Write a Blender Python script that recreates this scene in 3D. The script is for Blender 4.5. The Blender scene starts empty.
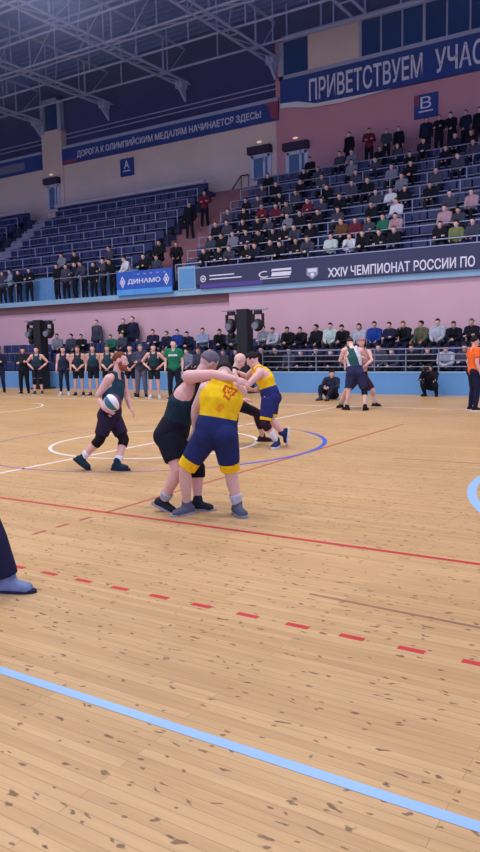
import bpy, bmesh, math, random
from mathutils import Vector as V, Matrix, Quaternion

# ------------------------------------------------------------------ scene, camera, world, lights
scene = bpy.context.scene
col = scene.collection
F, PITCH, ROLL, YAW, CAMH = 725.0, -0.1108, -0.022, -0.565, 1.67
FW = V((math.sin(YAW)*math.cos(PITCH), math.cos(YAW)*math.cos(PITCH), math.sin(PITCH)))
_r = V((math.cos(YAW), -math.sin(YAW), 0)); _u = _r.cross(FW)
RT = _r*math.cos(ROLL) + _u*math.sin(ROLL)
UP = RT.cross(FW)
CAM = V((0, 0, CAMH))
cd = bpy.data.cameras.new('camera'); cam = bpy.data.objects.new('camera', cd); col.objects.link(cam)
cd.sensor_fit = 'VERTICAL'; cd.sensor_height = 36.0; cd.sensor_width = 36.0*480/852
cd.lens = 36.0*F/852.0; cd.clip_end = 200
M3 = Matrix((RT, UP, -FW)).transposed()
cam.matrix_world = Matrix.Translation(CAM) @ M3.to_4x4()
scene.camera = cam
scene.view_settings.view_transform = 'Standard'; scene.view_settings.look = 'None'
scene.view_settings.gamma = 1.0; scene.view_settings.use_curve_mapping = False
scene.view_settings.exposure = 0.0

world = bpy.data.worlds.new('hall_air'); scene.world = world; world.use_nodes = True
bg = world.node_tree.nodes['Background']; bg.inputs[0].default_value = (0.40, 0.46, 0.86, 1); bg.inputs[1].default_value = 1.3

def area(name, loc, target, sx, sy, watts, colr=(1, 1, 1), spread=180):
    l = bpy.data.lights.new(name, 'AREA'); l.shape = 'RECTANGLE'; l.size = sx; l.size_y = sy
    l.energy = watts; l.color = colr; l.spread = math.radians(spread)
    o = bpy.data.objects.new(name, l); col.objects.link(o); o.location = loc
    o.rotation_euler = (V(target)-V(loc)).to_track_quat('-Z', 'Y').to_euler()
    return o
# floodlights hung from the trusses over the court
for ix, X in enumerate((-27, -18, -9, 0)):
    for iy, Y in enumerate((1.5, 9.5, 17.5)):
        area('court_floodlight', (X, Y, 14.8), (X, Y+0.6, 0), 2.2, 1.0, 430, (1.0, 0.95, 0.93), 150)

# ------------------------------------------------------------------ pixel helpers (where a ray from the photograph meets a real plane)
def ray(px, py): return FW*F + RT*(px-240) - UP*(py-426)
def at(px, py, D): return CAM + ray(px, py)*(D/F)
def fl(px, py, z=0.0):
    d = ray(px, py); return CAM + d*((z-CAMH)/d.z)
def onY(px, py, Y):
    d = ray(px, py); return CAM + d*(Y/d.y)

# ------------------------------------------------------------------ materials
MATS = {}
def srgb(c): return tuple((x/255/12.92 if x/255 <= .04045 else ((x/255+.055)/1.055)**2.4) for x in c)
def mat(name, rgb, rough=.6, var=.08, scale=6.0, metal=0.0, bump=0.0, emit=0.0, spec=.5, coord='Object'):
    if name in MATS: return MATS[name]
    m = bpy.data.materials.new(name); m.use_nodes = True; nt = m.node_tree; b = nt.nodes['Principled BSDF']
    c = srgb(rgb)
    tc = nt.nodes.new('ShaderNodeTexCoord'); n = nt.nodes.new('ShaderNodeTexNoise'); n.inputs['Scale'].default_value = scale
    n.inputs['Detail'].default_value = 4
    nt.links.new(tc.outputs[coord], n.inputs['Vector'])
    r = nt.nodes.new('ShaderNodeValToRGB'); nt.links.new(n.outputs['Fac'], r.inputs[0])
    r.color_ramp.elements[0].position = .3; r.color_ramp.elements[1].position = .7
    r.color_ramp.elements[0].color = (*[x*(1-var) for x in c], 1); r.color_ramp.elements[1].color = (*[min(1, x*(1+var)) for x in c], 1)
    nt.links.new(r.outputs[0], b.inputs['Base Color'])
    b.inputs['Roughness'].default_value = rough; b.inputs['Metallic'].default_value = metal
    b.inputs['Specular IOR Level'].default_value = spec
    if bump:
        bp = nt.nodes.new('ShaderNodeBump'); bp.inputs['Strength'].default_value = bump; bp.inputs['Distance'].default_value = .02
        nt.links.new(n.outputs['Fac'], bp.inputs['Height']); nt.links.new(bp.outputs[0], b.inputs['Normal'])
    if emit:
        b.inputs['Emission Color'].default_value = (*c, 1); b.inputs['Emission Strength'].default_value = emit
    MATS[name] = m
    return m
def cloth(rgb): return mat('cloth_%d_%d_%d' % rgb, rgb, .85, .18, 14.0, spec=.2)
def skin(k=0):
    return [mat('skin_fair', (224, 184, 170), .55, .06, 9.0), mat('skin_tan', (204, 160, 142), .55, .06, 9.0), mat('skin_rosy', (226, 176, 164), .55, .07, 9.0)][k % 3]

def floor_material():
    m = bpy.data.materials.new('varnished_boards'); m.use_nodes = True; nt = m.node_tree; N = nt.nodes.new; L = nt.links.new
    b = nt.nodes['Principled BSDF']
    tc = N('ShaderNodeTexCoord')
    br = N('ShaderNodeTexBrick'); br.offset = .37; br.offset_frequency = 2; br.squash = 1
    br.inputs['Scale'].default_value = 1.0; br.inputs['Brick Width'].default_value = 1.9; br.inputs['Row Height'].default_value = .055
    br.inputs['Mortar Size'].default_value = .0014; br.inputs['Bias'].default_value = 0.0
    br.inputs['Color1'].default_value = (*srgb((208, 170, 119)), 1); br.inputs['Color2'].default_value = (*srgb((193, 154, 104)), 1)
    br.inputs['Mortar'].default_value = (*srgb((166, 124, 80)), 1)
    L(tc.outputs['Object'], br.inputs['Vector'])
    # grain
    mp = N('ShaderNodeMapping'); mp.inputs['Scale'].default_value = (1.6, 26, 1); L(tc.outputs['Object'], mp.inputs['Vector'])
    g = N('ShaderNodeTexNoise'); g.inputs['Scale'].default_value = 1.5; g.inputs['Detail'].default_value = 6; L(mp.outputs[0], g.inputs['Vector'])
    gr = N('ShaderNodeMapRange'); gr.inputs[1].default_value = .3; gr.inputs[2].default_value = .75; gr.inputs[3].default_value = .88; gr.inputs[4].default_value = 1.08
    L(g.outputs['Fac'], gr.inputs[0])
    mx = N('ShaderNodeMix'); mx.data_type = 'RGBA'; mx.blend_type = 'MULTIPLY'; mx.inputs[0].default_value = 1
    L(br.outputs['Color'], mx.inputs[6]); L(gr.outputs[0], mx.inputs[7])
    # broad patches of wear
    w = N('ShaderNodeTexNoise'); w.inputs['Scale'].default_value = .5; w.inputs['Detail'].default_value = 3; L(tc.outputs['Object'], w.inputs['Vector'])
    wr = N('ShaderNodeMapRange'); wr.inputs[1].default_value = .3; wr.inputs[2].default_value = .7; wr.inputs[3].default_value = .9; wr.inputs[4].default_value = 1.08
    L(w.outputs['Fac'], wr.inputs[0])
    mw = N('ShaderNodeMix'); mw.data_type = 'RGBA'; mw.blend_type = 'MULTIPLY'; mw.inputs[0].default_value = 1
    L(mx.outputs[2], mw.inputs[6]); L(wr.outputs[0], mw.inputs[7])
    cur = mw.outputs[2]
    # scattered scuffs and knots, two sizes
    for sc, thr, msk, colr, sx in ((5.8, .092, .5, (78, 52, 36), .62), (11.0, .15, .66, (100, 70, 46), .75)):
        mp2 = N('ShaderNodeMapping'); mp2.inputs['Scale'].default_value = (sx, 1.5, 1); L(tc.outputs['Object'], mp2.inputs['Vector'])
        dn = N('ShaderNodeTexNoise'); dn.inputs['Scale'].default_value = 14; L(mp2.outputs[0], dn.inputs['Vector'])
        ad = N('ShaderNodeVectorMath'); ad.operation = 'SCALE'; ad.inputs['Scale'].default_value = .10; L(dn.outputs['Color'], ad.inputs[0])
        a2 = N('ShaderNodeVectorMath'); a2.operation = 'ADD'; L(mp2.outputs[0], a2.inputs[0]); L(ad.outputs[0], a2.inputs[1])
        vo = N('ShaderNodeTexVoronoi'); vo.voronoi_dimensions = '2D'; vo.inputs['Scale'].default_value = sc; L(a2.outputs[0], vo.inputs['Vector'])
        lt = N('ShaderNodeMapRange'); lt.inputs[1].default_value = thr; lt.inputs[2].default_value = thr*.55; lt.inputs[3].default_value = 0; lt.inputs[4].default_value = 1
        L(vo.outputs['Distance'], lt.inputs[0])
        sp = N('ShaderNodeSeparateColor'); L(vo.outputs['Color'], sp.inputs[0])
        gt = N('ShaderNodeMath'); gt.operation = 'GREATER_THAN'; gt.inputs[1].default_value = msk; L(sp.outputs[0], gt.inputs[0])
        mu = N('ShaderNodeMath'); mu.operation = 'MULTIPLY'; L(lt.outputs[0], mu.inputs[0]); L(gt.outputs[0], mu.inputs[1])
        mu2 = N('ShaderNodeMath'); mu2.operation = 'MULTIPLY'; mu2.inputs[1].default_value = .78; L(mu.outputs[0], mu2.inputs[0])
        ms = N('ShaderNodeMix'); ms.data_type = 'RGBA'; L(mu2.outputs[0], ms.inputs[0]); L(cur, ms.inputs[6]); ms.inputs[7].default_value = (*srgb(colr), 1)
        cur = ms.outputs[2]
    L(cur, b.inputs['Base Color'])
    b.inputs['Roughness'].default_value = .42; b.inputs['Specular IOR Level'].default_value = .45
    bp = N('ShaderNodeBump'); bp.inputs['Strength'].default_value = .08; bp.inputs['Distance'].default_value = .01
    L(g.outputs['Fac'], bp.inputs['Height']); L(bp.outputs[0], b.inputs['Normal'])
    return m

# ------------------------------------------------------------------ mesh helpers
class MB:
    """collects boxes, bars, prisms; build() links them as one mesh object"""
    def __init__(s): s.v = []; s.f = []; s.m = []
    def add(s, vs, fs, mi=0):
        o = len(s.v); s.v += [tuple(x) for x in vs]; s.f += [tuple(i+o for i in f) for f in fs]; s.m += [mi]*len(fs); return s
    def box(s, x0, x1, y0, y1, z0, z1, mi=0):
        vs = [(x, y, z) for z in (z0, z1) for y in (y0, y1) for x in (x0, x1)]
        return s.add(vs, [(0, 2, 3, 1), (4, 5, 7, 6), (0, 1, 5, 4), (2, 6, 7, 3), (0, 4, 6, 2), (1, 3, 7, 5)], mi)
    def bar(s, a, b, r, n=8, r2=None, mi=0):
        a, b = V(a), V(b); d = (b-a).normalized(); r2 = r if r2 is None else r2
        x = d.orthogonal().normalized(); y = d.cross(x)
        vs = [a+(x*math.cos(t)+y*math.sin(t))*r for t in [2*math.pi*i/n for i in range(n)]]
        vs += [b+(x*math.cos(t)+y*math.sin(t))*r2 for t in [2*math.pi*i/n for i in range(n)]]
        fs = [(i, (i+1) % n, n+(i+1) % n, n+i) for i in range(n)] + [tuple(range(n))[::-1], tuple(range(n, 2*n))]
        return s.add(vs, fs, mi)
    def ell(s, c, rx, ry, rz, n=12, k=8, R=None, mi=0):
        vs = []; fs = []
        for j in range(k+1):
            ph = -math.pi/2+math.pi*j/k
            for i in range(n):
                t = 2*math.pi*i/n; p = V((rx*math.cos(ph)*math.cos(t), ry*math.cos(ph)*math.sin(t), rz*math.sin(ph)))
                vs.append(V(c)+(R @ p if R else p))
        for j in range(k):
            for i in range(n): fs.append((j*n+i, j*n+(i+1) % n, (j+1)*n+(i+1) % n, (j+1)*n+i))
        return s.add(vs, fs, mi)
    def prism(s, pts, axis, lo, hi, mi=0):
        """polygon pts (2d) extruded along axis 'x' 'y' 'z'"""
        n = len(pts)
        def mk(p, q): return {'x': (q, p[0], p[1]), 'y': (p[0], q, p[1]), 'z': (p[0], p[1], q)}[axis]
        vs = [mk(p, lo) for p in pts]+[mk(p, hi) for p in pts]
        return s.add(vs, [tuple(range(n))[::-1], tuple(range(n, 2*n))]+[(i, (i+1) % n, n+(i+1) % n, n+i) for i in range(n)], mi)
    def mesh(s, name, mats):
        me = bpy.data.meshes.new(name); me.from_pydata(s.v, [], s.f)
        for m in (mats if isinstance(mats, (list, tuple)) else [mats]): me.materials.append(m)
        for i, p in enumerate(me.polygons): p.material_index = s.m[i]
        bm = bmesh.new(); bm.from_mesh(me); bmesh.ops.remove_doubles(bm, verts=bm.verts, dist=1e-5); bmesh.ops.recalc_face_normals(bm, faces=bm.faces); bm.to_mesh(me); bm.free()
        return me
    def build(s, name, mats, parent=None, smooth=False):
        me = s.mesh(name, mats)
        if smooth:
            for p in me.polygons: p.use_smooth = True
        o = bpy.data.objects.new(name, me); col.objects.link(o)
        if parent:
            o.parent = parent; o.matrix_parent_inverse = parent.matrix_basis.inverted()
        return o

def tag(o, label=None, cat=None, group=None, kind=None):
    if label: o['label'] = label
    if cat: o['category'] = cat
    if group: o['group'] = group
    if kind: o['kind'] = kind
    return o
def empty(name, loc=(0, 0, 0)):
    o = bpy.data.objects.new(name, None); col.objects.link(o); o.location = loc; o.empty_display_size = .1; return o
def struct(o): o['kind'] = 'structure'; return o
NTH = ['first', 'second', 'third', 'fourth', 'fifth', 'sixth', 'seventh', 'eighth', 'ninth', 'tenth', 'eleventh', 'twelfth', 'thirteenth', 'fourteenth', 'fifteenth', 'sixteenth', 'seventeenth', 'eighteenth', 'nineteenth', 'twentieth']
def nth(i): return NTH[i] if i < 20 else ('twenty-'+NTH[i-20] if i < 29 else 'thirtieth')

def text_mesh(body, name, x0, x1, z0, z1, Y, material, parent, depth=.012, heavy=.0):
    """lettering standing in the plane facing -Y, fitted to the box x0..x1, z0..z1"""
    c = bpy.data.curves.new(name, 'FONT'); c.body = body; c.extrude = .02; c.offset = heavy; c.resolution_u = 3
    t = bpy.data.objects.new(name, c); col.objects.link(t); bpy.context.view_layer.update()
    me = bpy.data.meshes.new_from_object(t.evaluated_get(bpy.context.evaluated_depsgraph_get()))
    bpy.data.objects.remove(t)
    xs = [v.co.x for v in me.vertices]; ys = [v.co.y for v in me.vertices]; zs = [v.co.z for v in me.vertices]
    ax, bx, ay, by, az, bz = min(xs), max(xs), min(ys), max(ys), min(zs), max(zs)
    for v in me.vertices:
        x = x0+(v.co.x-ax)/(bx-ax)*(x1-x0); z = z0+(v.co.y-ay)/(by-ay)*(z1-z0); y = Y-(v.co.z-az)/(bz-az)*depth
        v.co = (x, y, z)
    me.materials.clear(); me.materials.append(material)
    o = bpy.data.objects.new(name, me); col.objects.link(o)
    if parent: o.parent = parent; o.matrix_parent_inverse = parent.matrix_basis.inverted()
    return o

# ------------------------------------------------------------------ palette
m_floor = floor_material()
m_pink = mat('pink_plaster', (213, 174, 188), .8, .04, .7)
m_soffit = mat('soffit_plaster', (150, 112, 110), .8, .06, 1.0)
m_beige = mat('beige_plaster', (226, 206, 196), .85, .05, .6)
m_rose = mat('rose_plaster', (208, 150, 160), .85, .05, .6)
m_lblue = mat('light_blue_paint', (96, 152, 206), .5, .05, 1.5)
m_pblue = mat('pale_blue_paint', (140, 180, 208), .5, .05, 1.5)
m_dark = mat('dark_seat_blue', (40, 58, 120), .6, .12, 3.0)
m_seat = mat('bench_blue', (40, 54, 104), .5, .15, 2.0)
m_step = mat('grey_blue_concrete', (60, 66, 100), .9, .12, 2.0)
m_stair = mat('rose_brown_concrete', (150, 104, 110), .9, .10, 2.0)
m_rail = mat('grey_steel', (150, 156, 190), .4, .06, 8.0, metal=.3)
m_rail2 = mat('dull_steel', (128, 134, 160), .45, .06, 8.0, metal=.3)
m_black = mat('black_paint', (18, 20, 28), .5, .1, 6.0)
m_white = mat('white_paint', (232, 232, 238), .6, .03, 4.0)
m_ceil = mat('ceiling_sheet', (108, 126, 198), .85, .15, .35)
m_truss = mat('truss_steel', (172, 182, 226), .6, .08, 3.0)
m_navy = mat('banner_navy', (30, 62, 140), .6, .08, 1.0)
m_navy2 = mat('banner_slate', (50, 56, 92), .6, .08, 1.0)
m_purple = mat('banner_purple', (84, 66, 150), .6, .15, 1.2)
m_redband = mat('banner_red', (150, 60, 84), .6, .08, 1.0)
m_glass = mat('dark_blue_glass', (24, 58, 116), .25, .1, 1.0)
m_doorglass = mat('door_glass', (84, 116, 156), .3, .1, 1.0)
m_letter = mat('banner_letter', (226, 226, 240), .6, .03, 3.0)

# ------------------------------------------------------------------ floor and court lines
YB = 22.2
fo = struct(MB().box(-48, 14, -5, 30, -.2, 0).build('floor', m_floor))
def strip(name, a, b, w, m, z=.0015):
    a, b = V((a[0], a[1], 0)), V((b[0], b[1], 0)); d = (b-a).normalized(); n = V((-d.y, d.x, 0))*w/2
    p = [a-n, b-n, b+n, a+n]
    return MB().prism([(q.x, q.y) for q in p], 'z', -.001, z).build(name, m, fo)
def ring(name, c, r, w, m, a0=0, a1=2*math.pi, n=96, z=.0015):
    mb = MB(); vs = []; fs = []
    for i in range(n+1):
        t = a0+(a1-a0)*i/n
        for rr in (r-w/2, r+w/2):
            for zz in (-.001, z): vs.append((c[0]+rr*math.cos(t), c[1]+rr*math.sin(t), zz))
    for i in range(n):
        k = 4*i; fs += [(k+1, k+5, k+7, k+3), (k+3, k+7, k+6, k+2), (k, k+1, k+5, k+4)]
    return mb.add(vs, fs).build(name, m, fo)
l_blue = mat('line_pale_blue', (150, 190, 228), .45, .04, 3.0)
l_red = mat('line_red', (196, 44, 50), .45, .10, 3.0)
l_redf = mat('line_worn_red', (176, 78, 66), .5, .15, 3.0)
l_white = mat('line_white', (226, 220, 220), .5, .06, 3.0)
l_purple = mat('line_purple', (150, 112, 138), .5, .12, 2.0)
l_cobalt = mat('line_cobalt', (60, 90, 196), .5, .1, 2.0)
l_brown = mat('line_brown', (150, 110, 82), .5, .15, 2.0)
strip('pale_blue_line', (-9, 2.395), (6, 2.395), .058, l_blue)
strip('red_line', (-30, 5.41), (8, 5.41), .05, l_red)
dash = MB()
for i in range(40):
    x0 = -4.06-.075-.3495*14+i*.3495
    dash.box(x0, x0+.15, 3.665, 3.71, -.001, .0015)
dash.build('red_dashed_line', l_red, fo)
strip('red_cross_line', (-5.07, 5.41), (-5.05, 14.2), .045, l_redf)
dd = MB()
for y in (4.43, 4.72, 5.03): dd.box(-5.09, -5.05, y, y+.15, -.001, .0015)
dd.build('red_dash_extension', l_redf, fo)
CX, CY = -8.05, 9.9
strip('white_centre_line', (CX, -2), (CX, 17.65), .06, l_white)
ring('white_centre_circle', (CX, CY), 1.8, .06, l_white)
ring('purple_circle', (CX, CY), 2.97, .06, l_purple, math.radians(55), math.radians(328))
ring('cobalt_circle_arc', (CX, CY), 2.97, .075, l_cobalt, math.radians(-32), math.radians(55), 40, .002)
strip('white_sideline', (-30, 17.7), (10, 17.7), .06, l_white)
ring('pale_blue_arc', (1.80, 9.03), 4.0, .10, l_blue, 0, 2*math.pi, 120)
ring('white_arc', (-18.3, 13.6), 2.3, .06, l_white, math.radians(-85), math.radians(75), 40)
strip('worn_brown_line', (-2.15, 4.22), (1.2, 4.10), .03, l_brown)
strip('faint_brown_line', (-3.7, 9.95), (2.0, 10.0), .03, l_brown)

# ------------------------------------------------------------------ hall shell
YW = 34.0        # rear wall behind the tribunes
BX = -18.93      # where the beige wall ends and the rose wall begins
struct(MB().box(-52, BX, YW, YW+.4, 3, 14.15).build('wall_rear_beige', m_beige))
struct(MB().box(BX, 14, YW-.02, YW+.4, 3, 17).build('wall_rear_rose', m_rose))
struct(MB().box(-52, 14, YW+.3, YW+.6, 14.15, 20).build('wall_rear_recess', mat('recess_plum', (60, 54, 112), .9, .15, .5)))
struct(MB().box(-52, -16.1, 25.3, 25.5, 0, 4.0).build('wall_lower_recess', m_pink))
struct(MB().box(-16.1, 14, 25.1, 25.35, 0, 4.0).build('wall_lower_front', m_pink))
struct(MB().box(-16.3, -16.1, 25.1, 25.4, 0, 4.0).build('wall_lower_return', m_pink))
struct(MB().box(-52.3, -52, -5, 36, 0, 20).build('wall_left', m_beige))
struct(MB().box(-52, -16.1, 25.26, 25.32, 3.46, 3.86).build('trim_overhang_shade', m_soffit))  # shade below the balcony overhang, painted on the wall as a brown band
# balcony slab
struct(MB().box(-52, 14, 25.06, 34, 3.86, 4.02).build('slab_balcony', m_soffit))
struct(MB().box(-52, 14, 24.98, 25.14, 3.80, 4.03).build('trim_balcony_edge', m_pblue))
# ceiling
ce = MB().box(-52, 14, -5, 36, 18.6, 18.8)
for i in range(80): ce.box(-52, 14, -4+i*.5, -3.9+i*.5, 18.52, 18.62)
struct(ce.build('ceiling', m_ceil))
tr = empty('roof_trusses'); tr['kind'] = 'structure'
for i, X in enumerate((-47.5, -41.8, -36.0, -30.25, -24.6, -18.9, -13.3, -7.6, -1.9)):
    mb = MB(); zb, zt = 16.0, 17.9; ye = 33.8 if X < -15 else 31.5; ys = [4.0+k*2.0 for k in range(16 if X < -15 else 14)]
    for dx in (-.32, .32):
        mb.bar((X+dx, 4, zb), (X+dx, ye, zb), .065, 6)
    mb.bar((X, 4, zt), (X, ye, zt), .08, 6)
    for k, y in enumerate(ys):
        mb.bar((X-.32, y, zb), (X+.32, y, zb), .035, 5)
        if k % 2 == 0: mb.bar((X, y, zb), (X, y, zt), .05, 6)
        if k < len(ys)-1:
            (mb.bar((X-.32, y, zb), (X, y+2 if k % 2 == 0 else y, zt), .03, 5) if k % 2 else mb.bar((X+.32, y, zb), (X, y+2, zt), .03, 5))
            mb.bar((X-.32, y, zb), (X+.32, y+2, zb), .025, 5)
    if X < -15: mb.box(X-.22, X+.22, 33.3, 33.8, 15.7, 16.1); mb.prism([(33.0, 16), (33.9, 16), (33.9, 15.1)], 'x', X-.06, X+.06)
    mb.build('roof_truss', m_truss, tr)
for Y, zb in ((13, 16.0), (18, 16.0), (22.0, 16.0), (25, 16.1), (27.2, 16.0), (29.6, 16.1), (32.1, 16.15)):
    mb = MB(); mb.bar((-50, Y, zb), (12, Y, zb), .055, 6)
    if Y in (27.2, 22.0, 18): mb.bar((-50, Y+.5, zb+.05), (12, Y+.5, zb+.05), .05, 6); mb.bar((-50, Y, zb+1.7), (12, Y, zb+1.7), .06, 6)
    for k in range(40):
        x = -50+k*1.6
        if k % 2 == 0: mb.bar((x, Y, zb), (x, Y, 18.55), .035, 6)
        if Y in (27.2, 22.0, 18): mb.bar((x, Y, zb), (x+1.6, Y, zb+1.7) if k % 2 else (x+1.6, Y+.5, zb), .03, 5)
    mb.build('roof_purlin', m_truss, tr)
pp = MB()
for zz in (15.0, 14.75): pp.bar((-50, 34.15, zz), (BX, 34.15, zz), .03, 6)
pp.build('roof_conduit', m_truss, tr)

# pilaster with window in the beige wall
struct(MB().box(-35.95, -34.2, YW-.12, YW+.5, 10.4, 15.35).build('pillar_beige', m_beige))
w1 = struct(MB().box(-35.65, -34.45, YW+.0, YW+.06, 15.4, 17.0).build('window_1', m_glass))
wf = MB()
for a in ((-35.95, -35.68, 15.2, 17.25), (-34.46, -34.2, 15.2, 17.25)): wf.box(a[0], a[1], YW-.15, YW+.2, a[2], a[3])
wf.box(-35.95, -34.2, YW-.15, YW+.2, 16.98, 17.25)
wf.build('window_frame', mat('frame_lavender', (170, 176, 205), .6, .05), w1)
# booth windows in the rose wall
w2 = struct(MB().box(-18.4, 2, YW-.10, YW-.04, 15.18, 16.8).build('window_2', m_glass))
fr = MB(); fr.box(-18.65, 2, YW-.2, YW, 16.8, 17.06); fr.box(-18.65, 2, YW-.2, YW, 14.98, 15.16); fr.box(-18.65, -18.38, YW-.2, YW, 14.98, 17.06)
for k in range(16):
    x = -14.22+k*1.03; w = .06 if k % 3 else .12
    fr.box(x-w/2, x+w/2, YW-.18, YW, 15.1, 16.9)
fr.build('window_frame', mat('frame_lavender', (170, 176, 205), .6, .05), w2)
pn = MB().box(-17.0, -14.3, YW-.16, YW-.02, 15.17, 16.8)
pn.build('blank_panel', m_beige, w2)
hp = MB()
for x in (-18.2, -16.3, -14.0, -10): hp.bar((x, YW-.1, 17.06), (x, YW-.1, 18.6), .05, 6)
hp.build('hanger_posts', m_truss, w2)

# doors at the head of the stairs
def wall_door(n, x0, x1, z0, z1, wall_y):
    d = struct(MB().box(x0, x1, wall_y-.05, wall_y+.02, z0, z1).build('door_%d' % n, m_doorglass))
    f = MB(); t = .14
    f.box(x0-.06, x0+t, wall_y-.1, wall_y, z0, z1); f.box(x1-t, x1+.06, wall_y-.1, wall_y, z0, z1); f.box(x0, x1, wall_y-.1, wall_y, z1-t, z1+.04)
    xm = x0+(x1-x0)*.68; f.box(xm-.06, xm+.06, wall_y-.09, wall_y, z0, z1)
    f.build('door_frame', mat('door_white', (200, 208, 226), .5, .04), d)
    MB().box(x1-.36, x1-.33, wall_y-.16, wall_y-.1, z0+.9, z0+1.15).build('door_handle', m_rail, d)
    MB().box(x0-.12, x1+.12, wall_y-.35, wall_y, z1+.05, z1+.42).build('door_hood', mat('hood_plum', (56, 42, 70), .7, .1), d)
    l = MB().ell(((x0+x1)/2, wall_y-.2, z1+.62), .15, .08, .05).build('wall_lamp', mat('lamp_glow', (255, 226, 200), .4, .02, emit=.5), None, True)
    return l
tag(wall_door(1, -35.55, -34.55, 10.55, 12.0, YW-.12), 'small oval lamp glowing above the door between the two blocks of sector A', 'lamp', 'wall lamps over tribune doors')
tag(wall_door(2, -20.42, -19.3, 10.3, 11.55, YW), 'small oval lamp over the tribune door in the beige wall beside the rose wall', 'lamp', 'wall lamps over tribune doors')
tag(wall_door(3, -18.3, -17.15, 10.3, 11.4, YW-.02), 'small oval lamp glowing over the tribune door in the rose wall', 'lamp', 'wall lamps over tribune doors')

# banners on the rear wall
b1 = MB().box(-34.2, -18.75, YW-.14, YW-.02, 13.12, 14.05)
o = b1.build('banner', m_navy); tag(o, 'long navy slogan banner with small white letters on the beige wall', 'banner')
MB().box(-34.2, -18.75, YW-.16, YW-.02, 14.05, 14.22).build('top_rail', mat('frame_lavender', (170, 176, 205)), o)
mb = MB(); mb.prism([(-34.2, 13.3), (-33.0, 13.35), (-32.9, 13.15), (-33.6, 13.12), (-34.2, 13.12)], 'y', YW-.15, YW-.13); mb.build('red_flash', m_redband, o); mb = MB()
mb.prism([(-19.6, 14.05), (-18.75, 14.05), (-18.75, 13.12), (-19.2, 13.3), (-19.25, 13.8)], 'y', YW-.15, YW-.13); mb.build('red_flash', m_redband, o)
text_mesh('ДОРОГА К ОЛИМПИЙСКИМ МЕДАЛЯМ НАЧИНАЕТСЯ ЗДЕСЬ!', 'lettering', -32.9, -19.75, 13.32, 13.86, YW-.14, m_letter, o, .012, .015)
mb = MB().box(-48, -36.0, YW-.14, YW-.02, 13.12, 14.05); o = mb.build('banner', m_navy); tag(o, 'dark navy banner left of the pilaster with a pale patch', 'banner')
MB().box(-48, -36.0, YW-.16, YW-.02, 14.05, 14.2).build('top_rail', mat('frame_lavender', (170, 176, 205)), o)
MB().box(-40, -37.6, YW-.155, YW-.13, 13.3, 13.8).build('pale_patch', mat('patch_grey', (120, 122, 150)), o)

b2 = MB().prism([(-18.6, 13.7), (-17.8, 13.62), (-16.9, 13.42), (2, 13.42), (2, 14.98), (-18.6, 14.98)], 'y', YW-.16, YW-.03)
o = b2.build('banner', m_navy); tag(o, 'large navy welcome banner under the booth windows on the rose wall', 'banner')
mb = MB(); mb.prism([(-18.6, 13.62), (-17.9, 13.55), (-16.9, 13.35), (-15.2, 13.28), (-12.6, 13.42), (-16.6, 13.5), (-17.6, 13.78), (-18.6, 13.86)], 'y', YW-.18, YW-.15)
mb.build('white_wave', m_white, o)
text_mesh('ПРИВЕТСТВУЕМ', 'lettering', -16.95, -11.2, 13.66, 14.72, YW-.16, m_letter, o, .012, .014)
text_mesh('УЧАС', 'lettering', -10.62, -8.42, 13.66, 14.72, YW-.16, m_letter, o, .012, .014)
for ch, x0, x1, z0, z1, lab in (('A', -29.5, -28.5, 11.75, 12.75, 'small blue square sector sign with a white letter A on the beige wall'), ('В', -11.6, -10.5, 11.85, 12.9, 'small blue square sector sign with a white letter B on the rose wall')):
    o = MB().box(x0, x1, YW-.1, YW-.02, z0, z1).build('sector_sign', m_navy); tag(o, lab, 'sign')
    text_mesh(ch, 'lettering', x0+.3, x1-.3, z0+.42, z1-.12, YW-.1, m_letter, o)
    MB().box(x0+.22, x1-.22, YW-.112, YW-.095, z0+.26, z0+.32).build('underline', m_letter, o)
MB().box(x0+.02, x0+.22, YW-.108, YW-.095, z0+.6, z1-.02).build('red_corner', m_redband, o)

# bluish haze volume added below the roof to lift its dark tones
hz = MB().box(-51.5, 13.8, .6, 33.6, 11.75, 18.4).build('haze', None)
m_haze = bpy.data.materials.new('added_roof_haze'); m_haze.use_nodes = True; nt = m_haze.node_tree; nt.nodes.clear()
out = nt.nodes.new('ShaderNodeOutputMaterial'); vs_ = nt.nodes.new('ShaderNodeVolumeScatter')
vs_.inputs['Color'].default_value = (.46, .57, 1, 1); vs_.inputs['Density'].default_value = .019; nt.links.new(vs_.outputs[0], out.inputs['Volume'])
hz.data.materials.clear(); hz.data.materials.append(m_haze); hz['kind'] = 'stuff'

# ------------------------------------------------------------------ tribunes
RUN, RISE, Z0, Y0 = .9, .665, 4.5, 25.35
def tread_z(k): return Z0+RISE*k
def tier(name, x0, x1, n, m, first=0):
    mb = MB()
    for k in range(first, n): mb.box(x0, x1, Y0+RUN*k, Y0+RUN*(k+1)+(.0 if k < n-1 else 34-Y0-RUN*n), 4.0 if k == first else tread_z(k)-RISE-.1, tread_z(k))
    return struct(mb.build(name, m))
tier('slab_tribune_b', -19.3, 8, 9, m_step)
tier('slab_tribune_a', -33.6, -22.3, 9, m_step, 1)
tier('slab_tribune_a_far', -50, -36.0, 9, m_step, 1)
def stairs(name, x0, x1, m):
    mb = MB(); n = 18
    for k in range(n): mb.box(x0, x1, 25.6+.45*k, 25.6+.45*(k+1)+(.6 if k == n-1 else 0), 4.0, 4.2+RISE/2*k)
    return struct(mb.build(name, m))
stairs('slab_stairs_rose', -22.3, -19.3, m_stair)
stairs('slab_stairs_grey', -36.0, -33.6, mat('stair_grey', (160, 160, 184), .9, .1, 2.0))

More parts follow.
